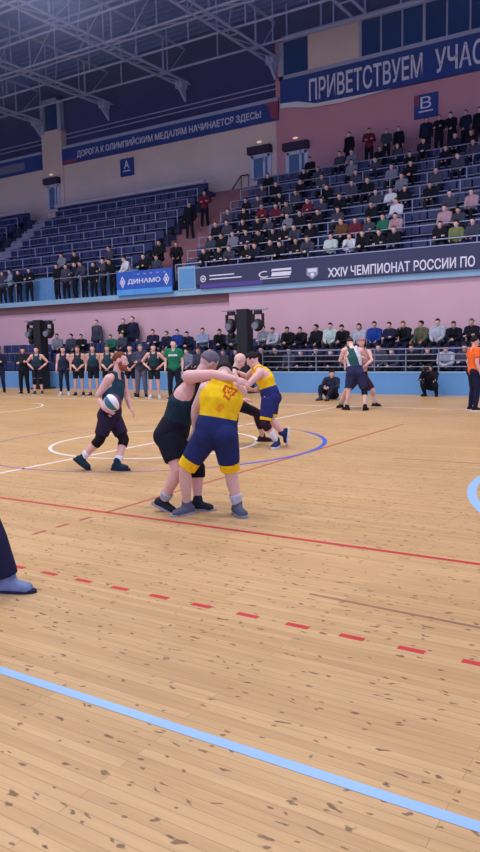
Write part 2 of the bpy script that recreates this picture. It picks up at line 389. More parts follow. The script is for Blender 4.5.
def bench(x0, x1, y, z, label, group):
    e = empty('bench', ((x0+x1)/2, y, z)); tag(e, label, 'bench', group)
    s = MB(); b = MB(); n = max(1, round((x1-x0)/.6)); w = (x1-x0)/n
    for i in range(n):
        a = x0+i*w
        s.box(a+.03, a+w-.03, y-.19, y+.16, z+.345, z+.385)
        b.box(a+.03, a+w-.03, y+.20, y+.235, z+.48, z+.86)
    s.build('seat', m_seat, e); b.build('backrest', m_seat, e)
    k = 0
    while x0+.3+k*1.2 < x1:
        x = x0+.3+k*1.2; g = MB(); g.box(x-.03, x+.03, y-.1, y+.1, z, z+.345); g.box(x-.02, x+.02, y+.1, y+.2, z+.31, z+.345); g.box(x-.02, x+.02, y+.18, y+.2, z+.31, z+.8); k += 1; g.build('bracket', m_black, e)
    return e
def guard(x0, x1, y, z, label, group, h=.66, step=1.5, n=2, r=.025):
    e = empty('guard_rail', ((x0+x1)/2, y, z)); tag(e, label, 'railing', group)
    for j in range(n): MB().bar((x0, y, z+h*(n-j)/n), (x1, y, z+h*(n-j)/n), r if j == 0 else r*.7, 8).build('rail', m_rail, e)
    k = 0; c = max(1, round((x1-x0)/step))
    for k in range(c+1):
        x = x0+(x1-x0)*k/c; MB().bar((x, y, z), (x, y, z+h), r, 8).build('post', m_rail, e)
    return e
for k in range(8):
    yb = Y0+RUN*k+.52
    bench(-19.2, 7.8, yb, tread_z(k), 'long blue bench in the %s row of the tribune under sector sign B' % nth(k), 'benches of sector B')
    if k: bench(-33.5, -22.4, yb, tread_z(k), 'long blue bench in the %s row of the tribune under sector sign A' % nth(k), 'benches of sector A')
    if k: bench(-49.8, -36.1, yb, tread_z(k), 'long blue bench, %s row of the block beyond the grey stairs' % nth(k), 'benches beyond the grey stairs')
    yr = Y0+RUN*k+.05
    guard(-19.2, 7.8, yr, tread_z(k), 'grey steel guard rail along the %s row under sector sign B' % nth(k), 'guard rails of sector B', step=1.6)
    if k: guard(-33.5, -22.4, yr, tread_z(k), 'grey steel guard rail along the %s row under sector sign A' % nth(k), 'guard rails of sector A', step=1.4)
    if k: guard(-49.8, -36.1, yr, tread_z(k), 'grey guard rail, %s row of the block beyond the grey stairs' % nth(k), 'guard rails beyond the grey stairs', step=2.2)
# top parapets
def parapet(x0, x1, z, lab):
    e = MB().box(x0, x1, 32.6, 32.75, tread_z(8), z).build('parapet', mat('parapet_dark', (50, 60, 110), .8, .1, 1.0)); tag(e, lab, 'parapet')
    MB().bar((x0, 32.42, z+.05), (x1, 32.42, z+.06), .11, 8).build('cap', mat('cap_grey', (196, 190, 200), .7, .05), e)
parapet(-33.5, -22.4, 10.25, 'dark parapet with pale cap behind the top row under sector sign A')
parapet(-49.8, -36.1, 10.25, 'dark parapet with pale cap behind the block beyond the grey stairs')
# handrail up to the door beside sector B
e = empty('hand_rail', (-21.2, 33.7, 9.8)); tag(e, 'dark slanting handrail up the stairs beside the beige wall door', 'railing')
MB().bar((-22.1, 33.7, 9.35), (-20.95, 33.7, 10.6), .035).build('slanted_rail', m_black, e)
MB().bar((-20.95, 33.7, 10.6), (-20.5, 33.7, 10.6), .035).build('level_rail', m_black, e)
for x, zt in ((-21.5, 10.0), (-20.95, 10.6), (-20.5, 10.6)): MB().bar((x, 33.7, 9.6 if x > -21 else 9.3), (x, 33.7, zt), .025).build('post', m_black, e)

# balcony front: banners, cabinet, panel wall
def emblem(parent, cx, cz, r, Y, m):
    mb = MB()
    for i in range(24):
        a, b = 2*math.pi*i/24, 2*math.pi*(i+1)/24
        mb.prism([(cx+r*math.cos(a), cz+r*math.sin(a)), (cx+r*math.cos(b), cz+r*math.sin(b)), (cx+.7*r*math.cos(b), cz+.7*r*math.sin(b)), (cx+.7*r*math.cos(a), cz+.7*r*math.sin(a))], 'y', Y-.012, Y)
    mb.box(cx-.35*r, cx+.35*r, Y-.012, Y, cz-.3*r, cz+.3*r)
    return mb.build('round_emblem', m, parent)
bn = MB().box(-17.8, 8, 24.9, 25.04, 4.2, 4.88).build('banner', m_navy2); tag(bn, 'long slate championship banner hanging along the balcony front', 'banner')
MB().box(-17.6, -14.6, 24.895, 25.04, 4.04, 4.2).build('purple_hem', m_purple, bn)
MB().box(-14.6, 8, 24.895, 25.04, 4.04, 4.2).build('slate_hem', m_navy2, bn)
text_mesh('XXIV ЧЕМПИОНАТ РОССИИ ПО', 'lettering', -11.78, -6.42, 4.10, 4.46, 24.9, m_letter, bn, .012, .016)
emblem(bn, -17.42, 4.42, .14, 24.9, m_letter)
mb = MB(); mb.box(-17.1, -15.9, 24.888, 24.9, 4.5, 4.545); mb.box(-17.1, -15.55, 24.888, 24.9, 4.36, 4.405); mb.build('fine_print_lines', m_letter, bn)
mb = MB(); mb.prism([(-14.2, 4.5), (-13.3, 4.5), (-13.32, 4.58), (-14.15, 4.58)], 'y', 24.888, 24.9); mb.prism([(-14.2, 4.3), (-13.35, 4.3), (-13.3, 4.45), (-14.15, 4.45)], 'y', 24.888, 24.9)
mb.prism([(-14.7, 4.22), (-13.4, 4.22), (-13.4, 4.25), (-14.7, 4.25)], 'y', 24.888, 24.9)
for i in range(14):
    a, b = math.radians(60+i*18), math.radians(60+(i+1)*18)
    mb.prism([(-14.5+.26*math.cos(a), 4.4+.13*math.sin(a)), (-14.5+.26*math.cos(b), 4.4+.13*math.sin(b)), (-14.5+.2*math.cos(b), 4.4+.09*math.sin(b)), (-14.5+.2*math.cos(a), 4.4+.09*math.sin(a))], 'y', 24.888, 24.9)
mb.build('swoosh_logo', m_letter, bn)
mb = MB(); mb.prism([(-12.66, 4.5), (-12.18, 4.5), (-12.18, 4.25), (-12.42, 4.08), (-12.66, 4.25)], 'y', 24.89, 24.9); s = mb.build('shield_emblem', mat('emblem_grey', (150, 154, 178)), bn)
mb = MB(); mb.box(-12.6, -12.24, 24.88, 24.891, 4.34, 4.47); mb.ell((-12.42, 24.89, 4.24), .08, .01, .08); mb.build('shield_device', m_letter, s)
MB().box(-17.8, 8, 24.88, 25.06, 4.86, 4.9).build('top_edge', m_rail, bn)

dn = MB().box(-22.1, -19.0, 24.86, 24.95, 4.05, 5.0).build('banner', mat('banner_royal', (40, 92, 190), .5, .12, 1.5)); tag(dn, 'royal blue sports club banner with white diamonds on the balcony front', 'banner')
MB().box(-22.1, -19.0, 24.85, 24.95, 3.98, 4.22).build('bright_hem', mat('banner_azure', (84, 160, 232), .5, .12, 1.5), dn)
text_mesh('ДИНАМО', 'lettering', -21.45, -19.62, 4.42, 4.66, 24.86, m_letter, dn, .012, .016)
for cx in (-21.75, -19.3):
    mb = MB()
    for s_, t_ in (((0, .26), (.16, 0)), ((.16, 0), (0, -.26)), ((0, -.26), (-.16, 0)), ((-.16, 0), (0, .26))):
        mb.prism([(cx+s_[0], 4.55+s_[1]), (cx+t_[0], 4.55+t_[1]), (cx+t_[0]*.7, 4.55+t_[1]*.7), (cx+s_[0]*.7, 4.55+s_[1]*.7)], 'y', 24.848, 24.86)
    mb.box(cx-.05, cx+.05, 24.848, 24.86, 4.46, 4.63)
    mb.build('diamond_logo', m_letter, dn)
mb = MB()
for i in range(5): mb.box(-20.9+i*.36, -20.78+i*.36, 24.848, 24.86, 4.82, 4.88)
mb.build('small_marks', mat('emblem_grey', (150, 154, 178)), dn)
cb = MB().box(-18.75, -17.85, 24.95, 25.3, 4.02, 5.0).build('cabinet', m_pblue); tag(cb, 'pale blue boxed end panel between the two balcony banners', 'panel')
MB().box(-18.68, -17.92, 24.935, 24.95, 4.1, 4.9).build('door', m_lblue, cb)
struct(MB().box(-50, -21.9, 26.12, 26.24, 4.02, 5.25).build('wall_balcony_panel', m_lblue))
guard(-49, -22.3, 25.12, 4.03, 'thin handrail along the balcony edge in front of standing people', None, h=.98, step=2.2, n=1, r=.018)

# lower stand, barrier and railing
struct(MB().box(-50, 14, YB, YB+.12, 0, .70).build('wall_barrier', m_lblue))
struct(MB().box(-50, 14, YB-.01, YB+.13, .68, .73).build('trim_barrier_cap', m_pblue))
mb = MB()
LT = [(22.75, .24), (23.43, .64), (24.11, 1.06)]
for (y, z) in LT: mb.box(-50, 14, y, y+.68 if z < 1 else 25.08, 0, z)
mb.box(-50, -16.1, 25.08, 25.3, 0, 1.06)
struct(mb.build('slab_lower_stand', m_step))
for k, (y, z) in enumerate(LT):
    bench(-49, -30, y+.5, z, 'long blue bench in the %s row of the courtside stand at its far end' % nth(k), 'courtside benches')
    bench(-29.8, -14.2, y+.5, z, 'long blue bench in the %s row of the courtside stand behind the team line' % nth(k), 'courtside benches')
    bench(-13.8, 10, y+.5, z, 'long blue bench in the %s row of the courtside stand behind the railing' % nth(k), 'courtside benches')
e = empty('guard_rail', (-4, YB+.06, .7)); tag(e, 'grey steel four-bar railing on top of the light blue court barrier', 'railing')
for z in (1.44, 1.26, 1.07, .88): MB().bar((-13.1, YB+.06, z), (10, YB+.06, z), .024 if z > 1.4 else .017).build('rail', m_rail2, e)
for k in range(23): MB().bar((-13.1+k*1.05, YB+.06, .7), (-13.1+k*1.05, YB+.06, 1.44), .022).build('post', m_rail2, e)

# ------------------------------------------------------------------ lighting pylons at the barrier
def pylon(px, lab):
    x = onY(px, 315, 21.75).x
    e = empty('light_pylon', (x, 21.75, 0)); tag(e, lab, 'light pylon', 'black light pylons')
    MB().box(x-.21, x+.21, 21.54, 21.96, .06, 2.92).build('column', m_black, e)
    MB().box(x-.4, x+.4, 21.4, 22.1, 0, .06).build('base', m_black, e)
    MB().bar((x-.95, 21.75, 2.9), (x+.95, 21.75, 2.9), .03).build('crossbar', m_rail, e)
    for sx in (-1, 1):
        c = x+sx*.55
        h = MB().box(c-.12, c+.12, 21.66, 21.84, 2.72, 2.86).build('lamp_yoke', m_black, e)
        [MB().box(c+q, c+q+.04, 21.68, 21.82, 2.3, 2.75).build('yoke_arm', m_black, h) for q in (-.21, .17)]
        hd = MB().ell((c, 21.72, 2.35), .19, .22, .27 if sx < 0 else .22).build('lamp_head', m_black, e, True)
        MB().bar((c, 21.55, 2.33), (c, 21.48, 2.32), .12, 14).build('lens', mat('lens_grey', (120, 128, 150), .2, .05), hd)
        if sx < 0: MB().ell((c, 21.74, 2.03), .13, .15, .14).build('lower_lamp', m_black, hd, True)
pylon(244.5, 'black light pylon with two lamp heads standing behind the wrestlers')
pylon(39.5, 'black light pylon with two lamp heads behind the far end of the team line')

# ------------------------------------------------------------------ people
def tube(mb, pts, rad, n=12, side=None, caps=True, ch=1.0):
    """closed tube along pts; rad = list of r or (a, b): a along side, b across"""
    pts = [V(p) for p in pts]; rings = []
    N = len(pts)
    for i, p in enumerate(pts):
        d = (pts[min(i+1, N-1)]-pts[max(i-1, 0)]).normalized()
        sd = V(side) if side is not None else d.orthogonal()
        sd = (sd-d*sd.dot(d))
        sd = sd.normalized() if sd.length > 1e-4 else d.orthogonal().normalized()
        ot = d.cross(sd)
        a, b = rad[i] if isinstance(rad[i], tuple) else (rad[i], rad[i])
        rings.append((p, d, sd, ot, a, b))
    out = []
    if caps:
        p, d, sd, ot, a, b = rings[0]; h = min(a, b)
        for t in (80, 50, 25): out.append((p-d*h*ch*math.sin(math.radians(t)), sd, ot, a*math.cos(math.radians(t)), b*math.cos(math.radians(t))))
    out += [(p, sd, ot, a, b) for p, d, sd, ot, a, b in rings]
    if caps:
        p, d, sd, ot, a, b = rings[-1]; h = min(a, b)
        for t in (25, 50, 80): out.append((p+d*h*ch*math.sin(math.radians(t)), sd, ot, a*math.cos(math.radians(t)), b*math.cos(math.radians(t))))
    vs = []; fs = []
    for p, sd, ot, a, b in out:
        for k in range(n):
            t = 2*math.pi*k/n; vs.append(p+sd*a*math.cos(t)+ot*b*math.sin(t))
    for j in range(len(out)-1):
        for k in range(n): fs.append((j*n+k, j*n+(k+1) % n, (j+1)*n+(k+1) % n, (j+1)*n+k))
    fs.append(tuple(range(n))[::-1]); fs.append(tuple(range((len(out)-1)*n, len(out)*n)))
    mb.add(vs, fs)
def remesh(mb, name, vox, mats, smooth=3):
    me = bpy.data.meshes.new(name); me.from_pydata(mb.v, [], mb.f)
    bm = bmesh.new(); bm.from_mesh(me); bmesh.ops.recalc_face_normals(bm, faces=bm.faces); bm.to_mesh(me); bm.free()
    o = bpy.data.objects.new(name, me); col.objects.link(o)
    r = o.modifiers.new('r', 'REMESH'); r.mode = 'VOXEL'; r.voxel_size = vox
    s = o.modifiers.new('s', 'SMOOTH'); s.factor = .5; s.iterations = smooth
    bpy.context.view_layer.update()
    m2 = bpy.data.meshes.new_from_object(o.evaluated_get(bpy.context.evaluated_depsgraph_get()))
    bpy.data.objects.remove(o); bpy.data.meshes.remove(me); m2.name = name
    m2.materials.clear()
    for m in (mats if isinstance(mats, (list, tuple)) else [mats]): m2.materials.append(m)
    for p in m2.polygons: p.use_smooth = True; p.material_index = 0
    return m2
def lerp(a, b, t): return a+(b-a)*t

class Fig:
    """J: pelvis, chest, neck, head, hf (head forward), hu (head up), sh/el/wr/hip/kn/an/toe pairs (R, L), hd pairs (hand dir), hn pairs (palm normal)"""
    def __init__(s, J, vox=.017, bulk=1.0):
        s.J = {k: (V(v) if not isinstance(v, list) else [V(q) for q in v]) for k, v in J.items()}; s.vox = vox; s.k = bulk
        J = s.J
        s.rp = (J['hip'][0]-J['hip'][1]).normalized(); s.rc = (J['sh'][0]-J['sh'][1]).normalized()
        s.up = (J['neck']-J['pelvis']).normalized(); s.fwd = s.up.cross(s.rc).normalized()
        s.hf = J['hf'].normalized(); s.hu = (J['hu']-s.hf*J['hu'].dot(s.hf)).normalized(); s.hr = s.hf.cross(s.hu)
        for q in ('hd', 'hn'):
            if q not in J: J[q] = [None, None]
        for i in (0, 1):
            if J['hd'][i] is None: J['hd'][i] = (J['wr'][i]-J['el'][i]).normalized()
            if J['hn'][i] is None: J['hn'][i] = s.rc*(-1 if i == 0 else 1)
    def torso(s, mb, e, lo=-.06, hi=1.0, top=None):
        J = s.J; k = s.k; P, C, N = J['pelvis'], J['chest'], J['neck']
        sp = lambda t: (lerp(P, C, t/.55) if t < .55 else lerp(C, N, (t-.55)/.45))
        prof = [(-.18, .125, .09), (-.08, .158, .118), (.06, .168, .122), (.22, .150, .108), (.36, .155, .112), (.55, .178, .125), (.74, .172, .116), (.88, .135, .09), (1.0, .075, .068)]
        pts = []; rad = []
        for t, a, b in prof:
            if t < lo-.001 or t > hi+.001: continue
            pts.append(sp(t)); w = a*k+e
            if top and t > .7: w = min(w, top)
            rad.append((w, b*k+e))
        tube(mb, pts, rad, 16, side=s.rc if s.rc.dot(s.rp) > -.5 else s.rp, ch=.3)
    def head(s, mb):
        J = s.J; c = J['head']; f, u, r = s.hf, s.hu, s.hr; R = Matrix((r, f, u)).transposed()
        mb.ell(c+u*.03-f*.012, .08, .1, .099, 14, 10, R); mb.ell(c-u*.04+f*.022, .058, .072, .078, 12, 8, R)
        mb.ell(c-u*.098+f*.066, .03, .026, .024, 8, 6, R); mb.ell(c-u*.018+f*.1, .014, .022, .024, 8, 6, R)
        mb.ell(c+u*.034+f*.078, .056, .016, .013, 8, 6, R); mb.ell(c-u*.064+f*.086, .026, .012, .012, 8, 6, R)
        for q in (-1, 1):
            mb.ell(c+r*q*.079-f*.012-u*.006, .012, .022, .033, 8, 6, R); mb.ell(c+r*q*.042+f*.065-u*.02, .024, .02, .02, 8, 6, R)
        tube(mb, [J['neck']-s.up*.05, lerp(J['neck'], c, .45), c-f*.02], [.064*s.k, .057*s.k, .055])
    def arm(s, mb, i, e=0.0, t=1.0, start=0.0):
        J = s.J; a, b, w = J['sh'][i], J['el'][i], J['wr'][i]; k = s.k
        if t >= 1: tube(mb, [lerp(a, b, start), lerp(a, b, .4), b, lerp(b, w, .35), w], [.062*k+e, .055*k+e, .043*k+e, .045*k+e, .029+e])
        elif t > .5: tube(mb, [a, lerp(a, b, .4), b, lerp(b, w, (t-.5)*2)], [.062*k+e, .055*k+e, .043*k+e, .043*k+e])
        else: tube(mb, [a, lerp(a, b, t)], [.064*k+e, .056*k+e*1.6])
    def hand(s, mb, i):
        J = s.J; w, d = J['wr'][i], J['hd'][i].normalized(); n = J['hn'][i]; n = (n-d*n.dot(d)).normalized(); sd = d.cross(n)
        th = sd
        if th.dot(s.fwd)+th.dot(s.up)*.3 < 0: th = -sd
        R = Matrix((sd, d, n)).transposed()
        mb.ell(w+d*.05, .04, .054, .019, 10, 8, R)
        for j, (o, L) in enumerate(((.031, .068), (.0105, .078), (-.0105, .072), (-.031, .056))):
            b = w+d*.09+th*o; d1 = (d+n*.35).normalized(); d2 = (d+n*1.1).normalized(); m = b+d1*L*.55
            tube(mb, [b-d*.02, m, m+d2*L*.5], [.0095, .009, .0075], 8)
        b = w+d*.03+th*.03; d1 = (d*.6+th*.75+n*.25).normalized(); m = b+d1*.04
        tube(mb, [b, m, m+(d*.9+th*.2+n*.3).normalized()*.032], [.0125, .011, .009], 8)
    def leg(s, mb, i, e=0.0, t=1.0, flat=False):
        J = s.J; a, b, c = J['hip'][i], J['kn'][i], J['an'][i]; k = s.k
        R = [.092*k, .083*k, .057*k, .058*k, .036]
        if t >= 1: tube(mb, [a, lerp(a, b, .4), b, lerp(b, c, .3), c], [r+e for r in R], side=s.rp)
        elif t > .5:
            q = (t-.5)*2; tube(mb, [a, lerp(a, b, .4), b, lerp(b, c, min(.3, q*.6)), lerp(b, c, q)], [R[0]+e, R[1]+e, R[2]+e, R[3]+e, (R[3]*(1-q)+R[4]*q)+e], side=s.rp, caps=not flat)
        else: tube(mb, [a, lerp(a, b, t), lerp(a, b, t*2)], [R[0]+e, R[1]+e, (R[1]*(1-2*t)+R[2]*2*t)+e*1.2], side=s.rp, caps=not flat)
    def foot(s, mb, i, e=0.0):
        J = s.J; a, t = J['an'][i], J['toe'][i].normalized()
        sh = (J['kn'][i]-a).normalized(); up = V((0, 0, 1)); up = (up-t*up.dot(t)).normalized(); sd = t.cross(up)
        h = a-up*.045
        tube(mb, [h-t*.045, h+t*.05-up*.005, h+t*.13-up*.012], [(.034+e, .04+e), (.04+e, .038+e), (.043+e, .026+e)], side=sd)
        tube(mb, [a+up*.03, h], [.04+e, .04+e])
        return h, t, up, sd
    # --- meshes
    def body(s, skin_m):
        mb = MB(); s.torso(mb, 0.0); s.head(mb)
        J = s.J; up, f = s.up, s.fwd
        for i in (0, 1):
            s.arm(mb, i); s.hand(mb, i); s.leg(mb, i); s.foot(mb, i)
            tube(mb, [lerp(J['neck'], J['sh'][i], .35)-up*.005, J['sh'][i]], [.055*s.k, .064*s.k])
            mb.ell(J['hip'][i]+f*(-.045), .085*s.k, .09*s.k, .1*s.k)
        return remesh(mb, 'person', s.vox, skin_m)
    def singlet(s, e=.014, top=.125, lo=-.1, hi=.9):
        mb = MB(); s.torso(mb, e, lo, hi, top); J = s.J
        for i in (0, 1):
            sd = (J['sh'][i]-J['neck']).normalized(); m = lerp(J['neck'], J['sh'][i], .5)+s.up*.058; b = lerp(J['chest'], J['neck'], .5)+sd*.085
            tube(mb, [b-s.up*.05+s.fwd*.098*s.k, b+s.up*.02+s.fwd*.098*s.k, m+s.fwd*.052, m+s.up*.012, m-s.fwd*.052, b+s.up*.02-s.fwd*.098*s.k, b-s.up*.05-s.fwd*.098*s.k], [(.034, .022)]*7, 10, side=s.rc)
        return remesh(mb, 'singlet', s.vox, cloth((30, 60, 70)))
    def jacket(s, e=.028):
        mb = MB(); s.torso(mb, e, -.2, 1.0)
        for i in (0, 1):
            s.arm(mb, i, e*.75); tube(mb, [lerp(s.J['neck'], s.J['sh'][i], .3), s.J['sh'][i]], [.06+e, .062+e])
        return remesh(mb, 'jacket', max(s.vox, .018), cloth((20, 20, 30)))
    def tee(s, e=.022):
        mb = MB(); s.torso(mb, e, -.2, .92)
        for i in (0, 1):
            s.arm(mb, i, e*.8, .42); tube(mb, [lerp(s.J['neck'], s.J['sh'][i], .35), s.J['sh'][i]], [.05+e, .062+e])
        return remesh(mb, 't_shirt', max(s.vox, .014), cloth((20, 90, 60)))
    def bottoms(s, name, t, e=.02, hi=.22):
        mb = MB(); s.torso(mb, e*.8, -.1, hi)
        for i in (0, 1):
            s.leg(mb, i, e, t, flat=True); mb.ell(s.J['hip'][i]-s.fwd*.045, .085*s.k+e, .09*s.k+e, .1*s.k+e*.5)
        return remesh(mb, name, max(s.vox, .014), cloth((20, 22, 36)))
    def shoe(s, i):
        mb = MB(); h, t, up, sd = s.foot(mb, i, .012)
        me = remesh(mb, 'shoe', max(s.vox*.9, .012), cloth((30, 32, 40)), 2)
        m2 = MB(); pts = []
        c = h+t*.045-up*.045
        for q in range(20):
            a = 2*math.pi*q/20; x = math.cos(a)*.155; y = math.sin(a)*(.05+.008*math.cos(a)); pts.append((x, y))
        n = len(pts)
        vs = [c+t*x+sd*y-up*.006 for x, y in pts]+[c+t*x+sd*y+up*.022 for x, y in pts]
        m2.add(vs, [tuple(range(n))[::-1], tuple(range(n, 2*n))]+[(k, (k+1) % n, n+(k+1) % n, n+k) for k in range(n)])
        return me, m2.mesh('sole', m_white)
    def kneepad(s, i, e=.014):
        J = s.J; a, b, c = J['hip'][i], J['kn'][i], J['an'][i]; mb = MB(); k = s.k
        tube(mb, [lerp(b, a, .26), lerp(b, a, .1), b, lerp(b, c, .12), lerp(b, c, .28)], [.066*k+e, .062*k+e, .06*k+e, .058*k+e, .056*k+e], side=s.rp, caps=False)
        return remesh(mb, 'knee_pad', max(s.vox*.8, .010), cloth((22, 20, 26)))
    def sock(s, i, t=.45, e=.008):
        J = s.J; b, c = J['kn'][i], J['an'][i]; mb = MB()
        tube(mb, [c, lerp(c, b, t*.6), lerp(c, b, t)], [.038+e, .046*s.k+e, .054*s.k+e], caps=False)
        return remesh(mb, 'sock', max(s.vox*.8, .010), m_white)
    def band(s, i, t0, t1, e=.03):
        J = s.J; a, b = J['hip'][i], J['kn'][i]; mb = MB(); k = s.k
        r = lambda t: (.083*(1-t)+.057*t)*k+.018
        tube(mb, [lerp(a, b, t0), lerp(a, b, t1)], [r(t0)+e*.45, r(t1)+e*.45], side=s.rp, caps=False)
        return remesh(mb, 'hem_band', max(s.vox*.8, .010), cloth((250, 196, 20)))
    def hair(s, style='short'):
        c = s.J['head']; f, u, r = s.hf, s.hu, s.hr; vs = []; fs = []; n, k = 20, 14
        for j in range(k+1):
            ph = -math.pi/2+math.pi*j/k
            for i in range(n):
                t = 2*math.pi*i/n; d = V((math.cos(ph)*math.cos(t), math.cos(ph)*math.sin(t), math.sin(ph)))
                # d.y forward, d.z up
                line = -.42 if d.y < -.15 else (-.05 if d.y < .35 else .42)
                if style == 'crop': line += .1
                if style == 'long': line = -1.2 if d.y < .2 else (.0 if d.y < .5 else .5)
                on = d.z > line
                g = 1.075 if on else .86
                if style == 'long' and on: g = 1.2
                w = V((.080*g*d.x, .102*g*d.y, .102*g*d.z))
                if style == 'long' and d.z < 0 and on: w.z *= 1.5
                vs.append(c+u*.028-f*.012+r*w.x+f*w.y+u*w.z)
        for j in range(k):
            for i in range(n): fs.append((j*n+i, j*n+(i+1) % n, (j+1)*n+(i+1) % n, (j+1)*n+i))
        mb = MB().add(vs, fs); me = mb.mesh('hair', cloth((30, 24, 22)))
        for p in me.polygons: p.use_smooth = True
        return me
    def beard(s):
        c = s.J['head']; f, u, r = s.hf, s.hu, s.hr; R = Matrix((r, f, u)).transposed(); mb = MB()
        mb.ell(c-u*.075+f*.03, .066, .072, .055, 14, 8, R); mb.ell(c-u*.1+f*.064, .04, .036, .034, 10, 6, R)
        for q in (-1, 1): mb.ell(c+r*q*.058-u*.03+f*.012, .016, .03, .05, 8, 6, R)
        me = mb.mesh('beard', cloth((120, 66, 44)))
        return me
    def eyes(s):
        c = s.J['head']; f, u, r = s.hf, s.hu, s.hr; mb = MB(); R = Matrix((r, f, u)).transposed()
        for q in (-1, 1):
            mb.ell(c+u*.012+f*.083+r*q*.031, .014, .012, .008, 8, 6, R, 0); mb.ell(c+u*.012+f*.0925+r*q*.031, .006, .005, .006, 6, 4, R, 1)
        mb.ell(c+u*.012+f*.072, .03, .006, .004, 8, 4, R, 0)
        return mb.mesh('eyes', [m_white, m_black])

def put(me, parent, m=None, name=None, slot=0):
    o = bpy.data.objects.new(name or me.name.split('.')[0], me); col.objects.link(o); o.parent = parent
    if parent: o.matrix_parent_inverse = Matrix.Identity(4)
    if m: o.material_slots[slot].link = 'OBJECT'; o.material_slots[slot].material = m
    return o

# --- prototype poses, facing -Y, origin on the ground under the hips
def std(**kw):
    """standing man 1.78 m, facing -Y; person's right = -X"""
    J = dict(pelvis=(0, 0, .97), chest=(0, -.01, 1.25), neck=(0, .015, 1.49), head=(0, -.015, 1.65), hf=(0, -1, 0), hu=(0, 0, 1),
             sh=[(-.19, .01, 1.44), (.19, .01, 1.44)], el=[(-.25, .04, 1.15), (.25, .04, 1.15)], wr=[(-.26, -.05, .90), (.26, -.05, .90)],
             hip=[(-.095, 0, .93), (.095, 0, .93)], kn=[(-.12, -.03, .50), (.12, -.03, .50)], an=[(-.14, .02, .09), (.14, .02, .09)], toe=[(-.25, -1, 0), (.25, -1, 0)])
    J.update(kw); return J
def sit(**kw):
    J = dict(pelvis=(0, .02, .53), chest=(0, .0, .82), neck=(0, -.02, 1.06), head=(0, -.07, 1.22), hf=(0, -1, -.08), hu=(0, 0, 1),
             sh=[(-.19, -.01, 1.01), (.19, -.01, 1.01)], el=[(-.22, -.1, .74), (.22, -.1, .74)], wr=[(-.12, -.30, .64), (.12, -.30, .64)],
             hip=[(-.095, .0, .50), (.095, .0, .50)], kn=[(-.15, -.42, .50), (.15, -.42, .50)], an=[(-.14, -.40, .09), (.14, -.40, .09)], toe=[(-.15, -1, 0), (.15, -1, 0)])
    J.update(kw); return J
POSES = {
 'sit_lap': sit(),
 'sit_lean': sit(chest=(0, -.08, .80), neck=(0, -.19, 1.01), head=(0, -.27, 1.15), hf=(0, -1, -.2), sh=[(-.19, -.17, .96), (.19, -.17, .96)], el=[(-.21, -.30, .70), (.21, -.30, .70)], wr=[(-.05, -.50, .66), (.05, -.50, .66)]),
 'sit_fold': sit(el=[(-.23, -.12, .76), (.23, -.12, .76)], wr=[(.06, -.24, .80), (-.06, -.25, .76)]),
 'sit_chin': sit(chest=(0, -.06, .80), neck=(0, -.14, 1.03), head=(0, -.21, 1.17), hf=(.25, -1, -.1), sh=[(-.19, -.12, .98), (.19, -.12, .98)], el=[(-.2, -.33, .74), (.22, -.28, .72)], wr=[(-.08, -.34, .98), (.0, -.45, .64)]),
 'sit_turn': sit(hf=(-.7, -.8, 0), wr=[(-.2, -.4, .60), (.2, -.35, .62)]),
 'stand_down': std(),
 'stand_fold': std(el=[(-.27, -.04, 1.18), (.27, -.04, 1.18)], wr=[(.05, -.20, 1.22), (-.05, -.22, 1.18)], hf=(.3, -1, 0)),
 'stand_hips': std(el=[(-.40, .06, 1.20), (.40, .06, 1.20)], wr=[(-.19, -.06, 1.02), (.19, -.06, 1.02)], hd=[(.5, -.5, -.5), (-.5, -.5, -.5)]),
 'stand_front': std(el=[(-.26, .0, 1.16), (.26, .0, 1.16)], wr=[(-.05, -.17, .97), (.05, -.17, .97)]),
 'stand_lean': std(chest=(0, -.08, 1.24), neck=(0, -.16, 1.46), head=(0, -.23, 1.61), hf=(-.3, -1, -.2), sh=[(-.19, -.14, 1.41), (.19, -.14, 1.41)], el=[(-.26, -.22, 1.15), (.26, -.22, 1.15)], wr=[(-.15, -.40, 1.02), (.15, -.40, 1.02)]),
}
FIGS = {k: Fig(J) for k, J in POSES.items()}
CACHE = {}
def part(pose, what, *a):
    key = (pose, what)+a
    if key not in CACHE:
        f = FIGS[pose]
        CACHE[key] = {'body': lambda: f.body(skin(0)), 'jacket': f.jacket, 'tee': f.tee, 'singlet': lambda: f.singlet(.014, .15, -.08, .9), 'trousers': lambda: f.bottoms('trousers', .97), 'shorts': lambda: f.bottoms('shorts', .36, .018),
                      'leggings': lambda: f.bottoms('leggings', .96, .008), 'hair': lambda: f.hair(*a), 'eyes': f.eyes, 'shoe': lambda: f.shoe(*a), 'kneepad': lambda: f.kneepad(*a), 'sock': lambda: f.sock(*a)}[what]()
    return CACHE[key]
HAIR = [(34, 28, 28), (58, 42, 34), (24, 22, 26), (92, 74, 58), (120, 112, 110)]
def person(pose, loc, rz, label, group, top=('jacket', (22, 24, 34)), bot=('trousers', (24, 26, 40)), sk=0, hair=('short', 0), shoes=(30, 30, 36), scale=1.0, pads=False, small=False):
    b = put(part(pose, 'body'), None, skin(sk), 'person'); b.location = loc; b.rotation_euler = (0, 0, rz); b.scale = (scale,)*3
    tag(b, label, 'person', group)
    put(part(pose, top[0]), b, cloth(top[1])); put(part(pose, bot[0]), b, cloth(bot[1]))
    if hair: put(part(pose, 'hair', hair[0]), b, cloth(HAIR[hair[1] % 5]))
    put(part(pose, 'eyes'), b)
    for i in (0, 1):
        me, so = part(pose, 'shoe', i); so_ = put(me, b, cloth(shoes)); put(so, so_)
        if pads: put(part(pose, 'kneepad', i), b, cloth((20, 20, 26)))
    return b
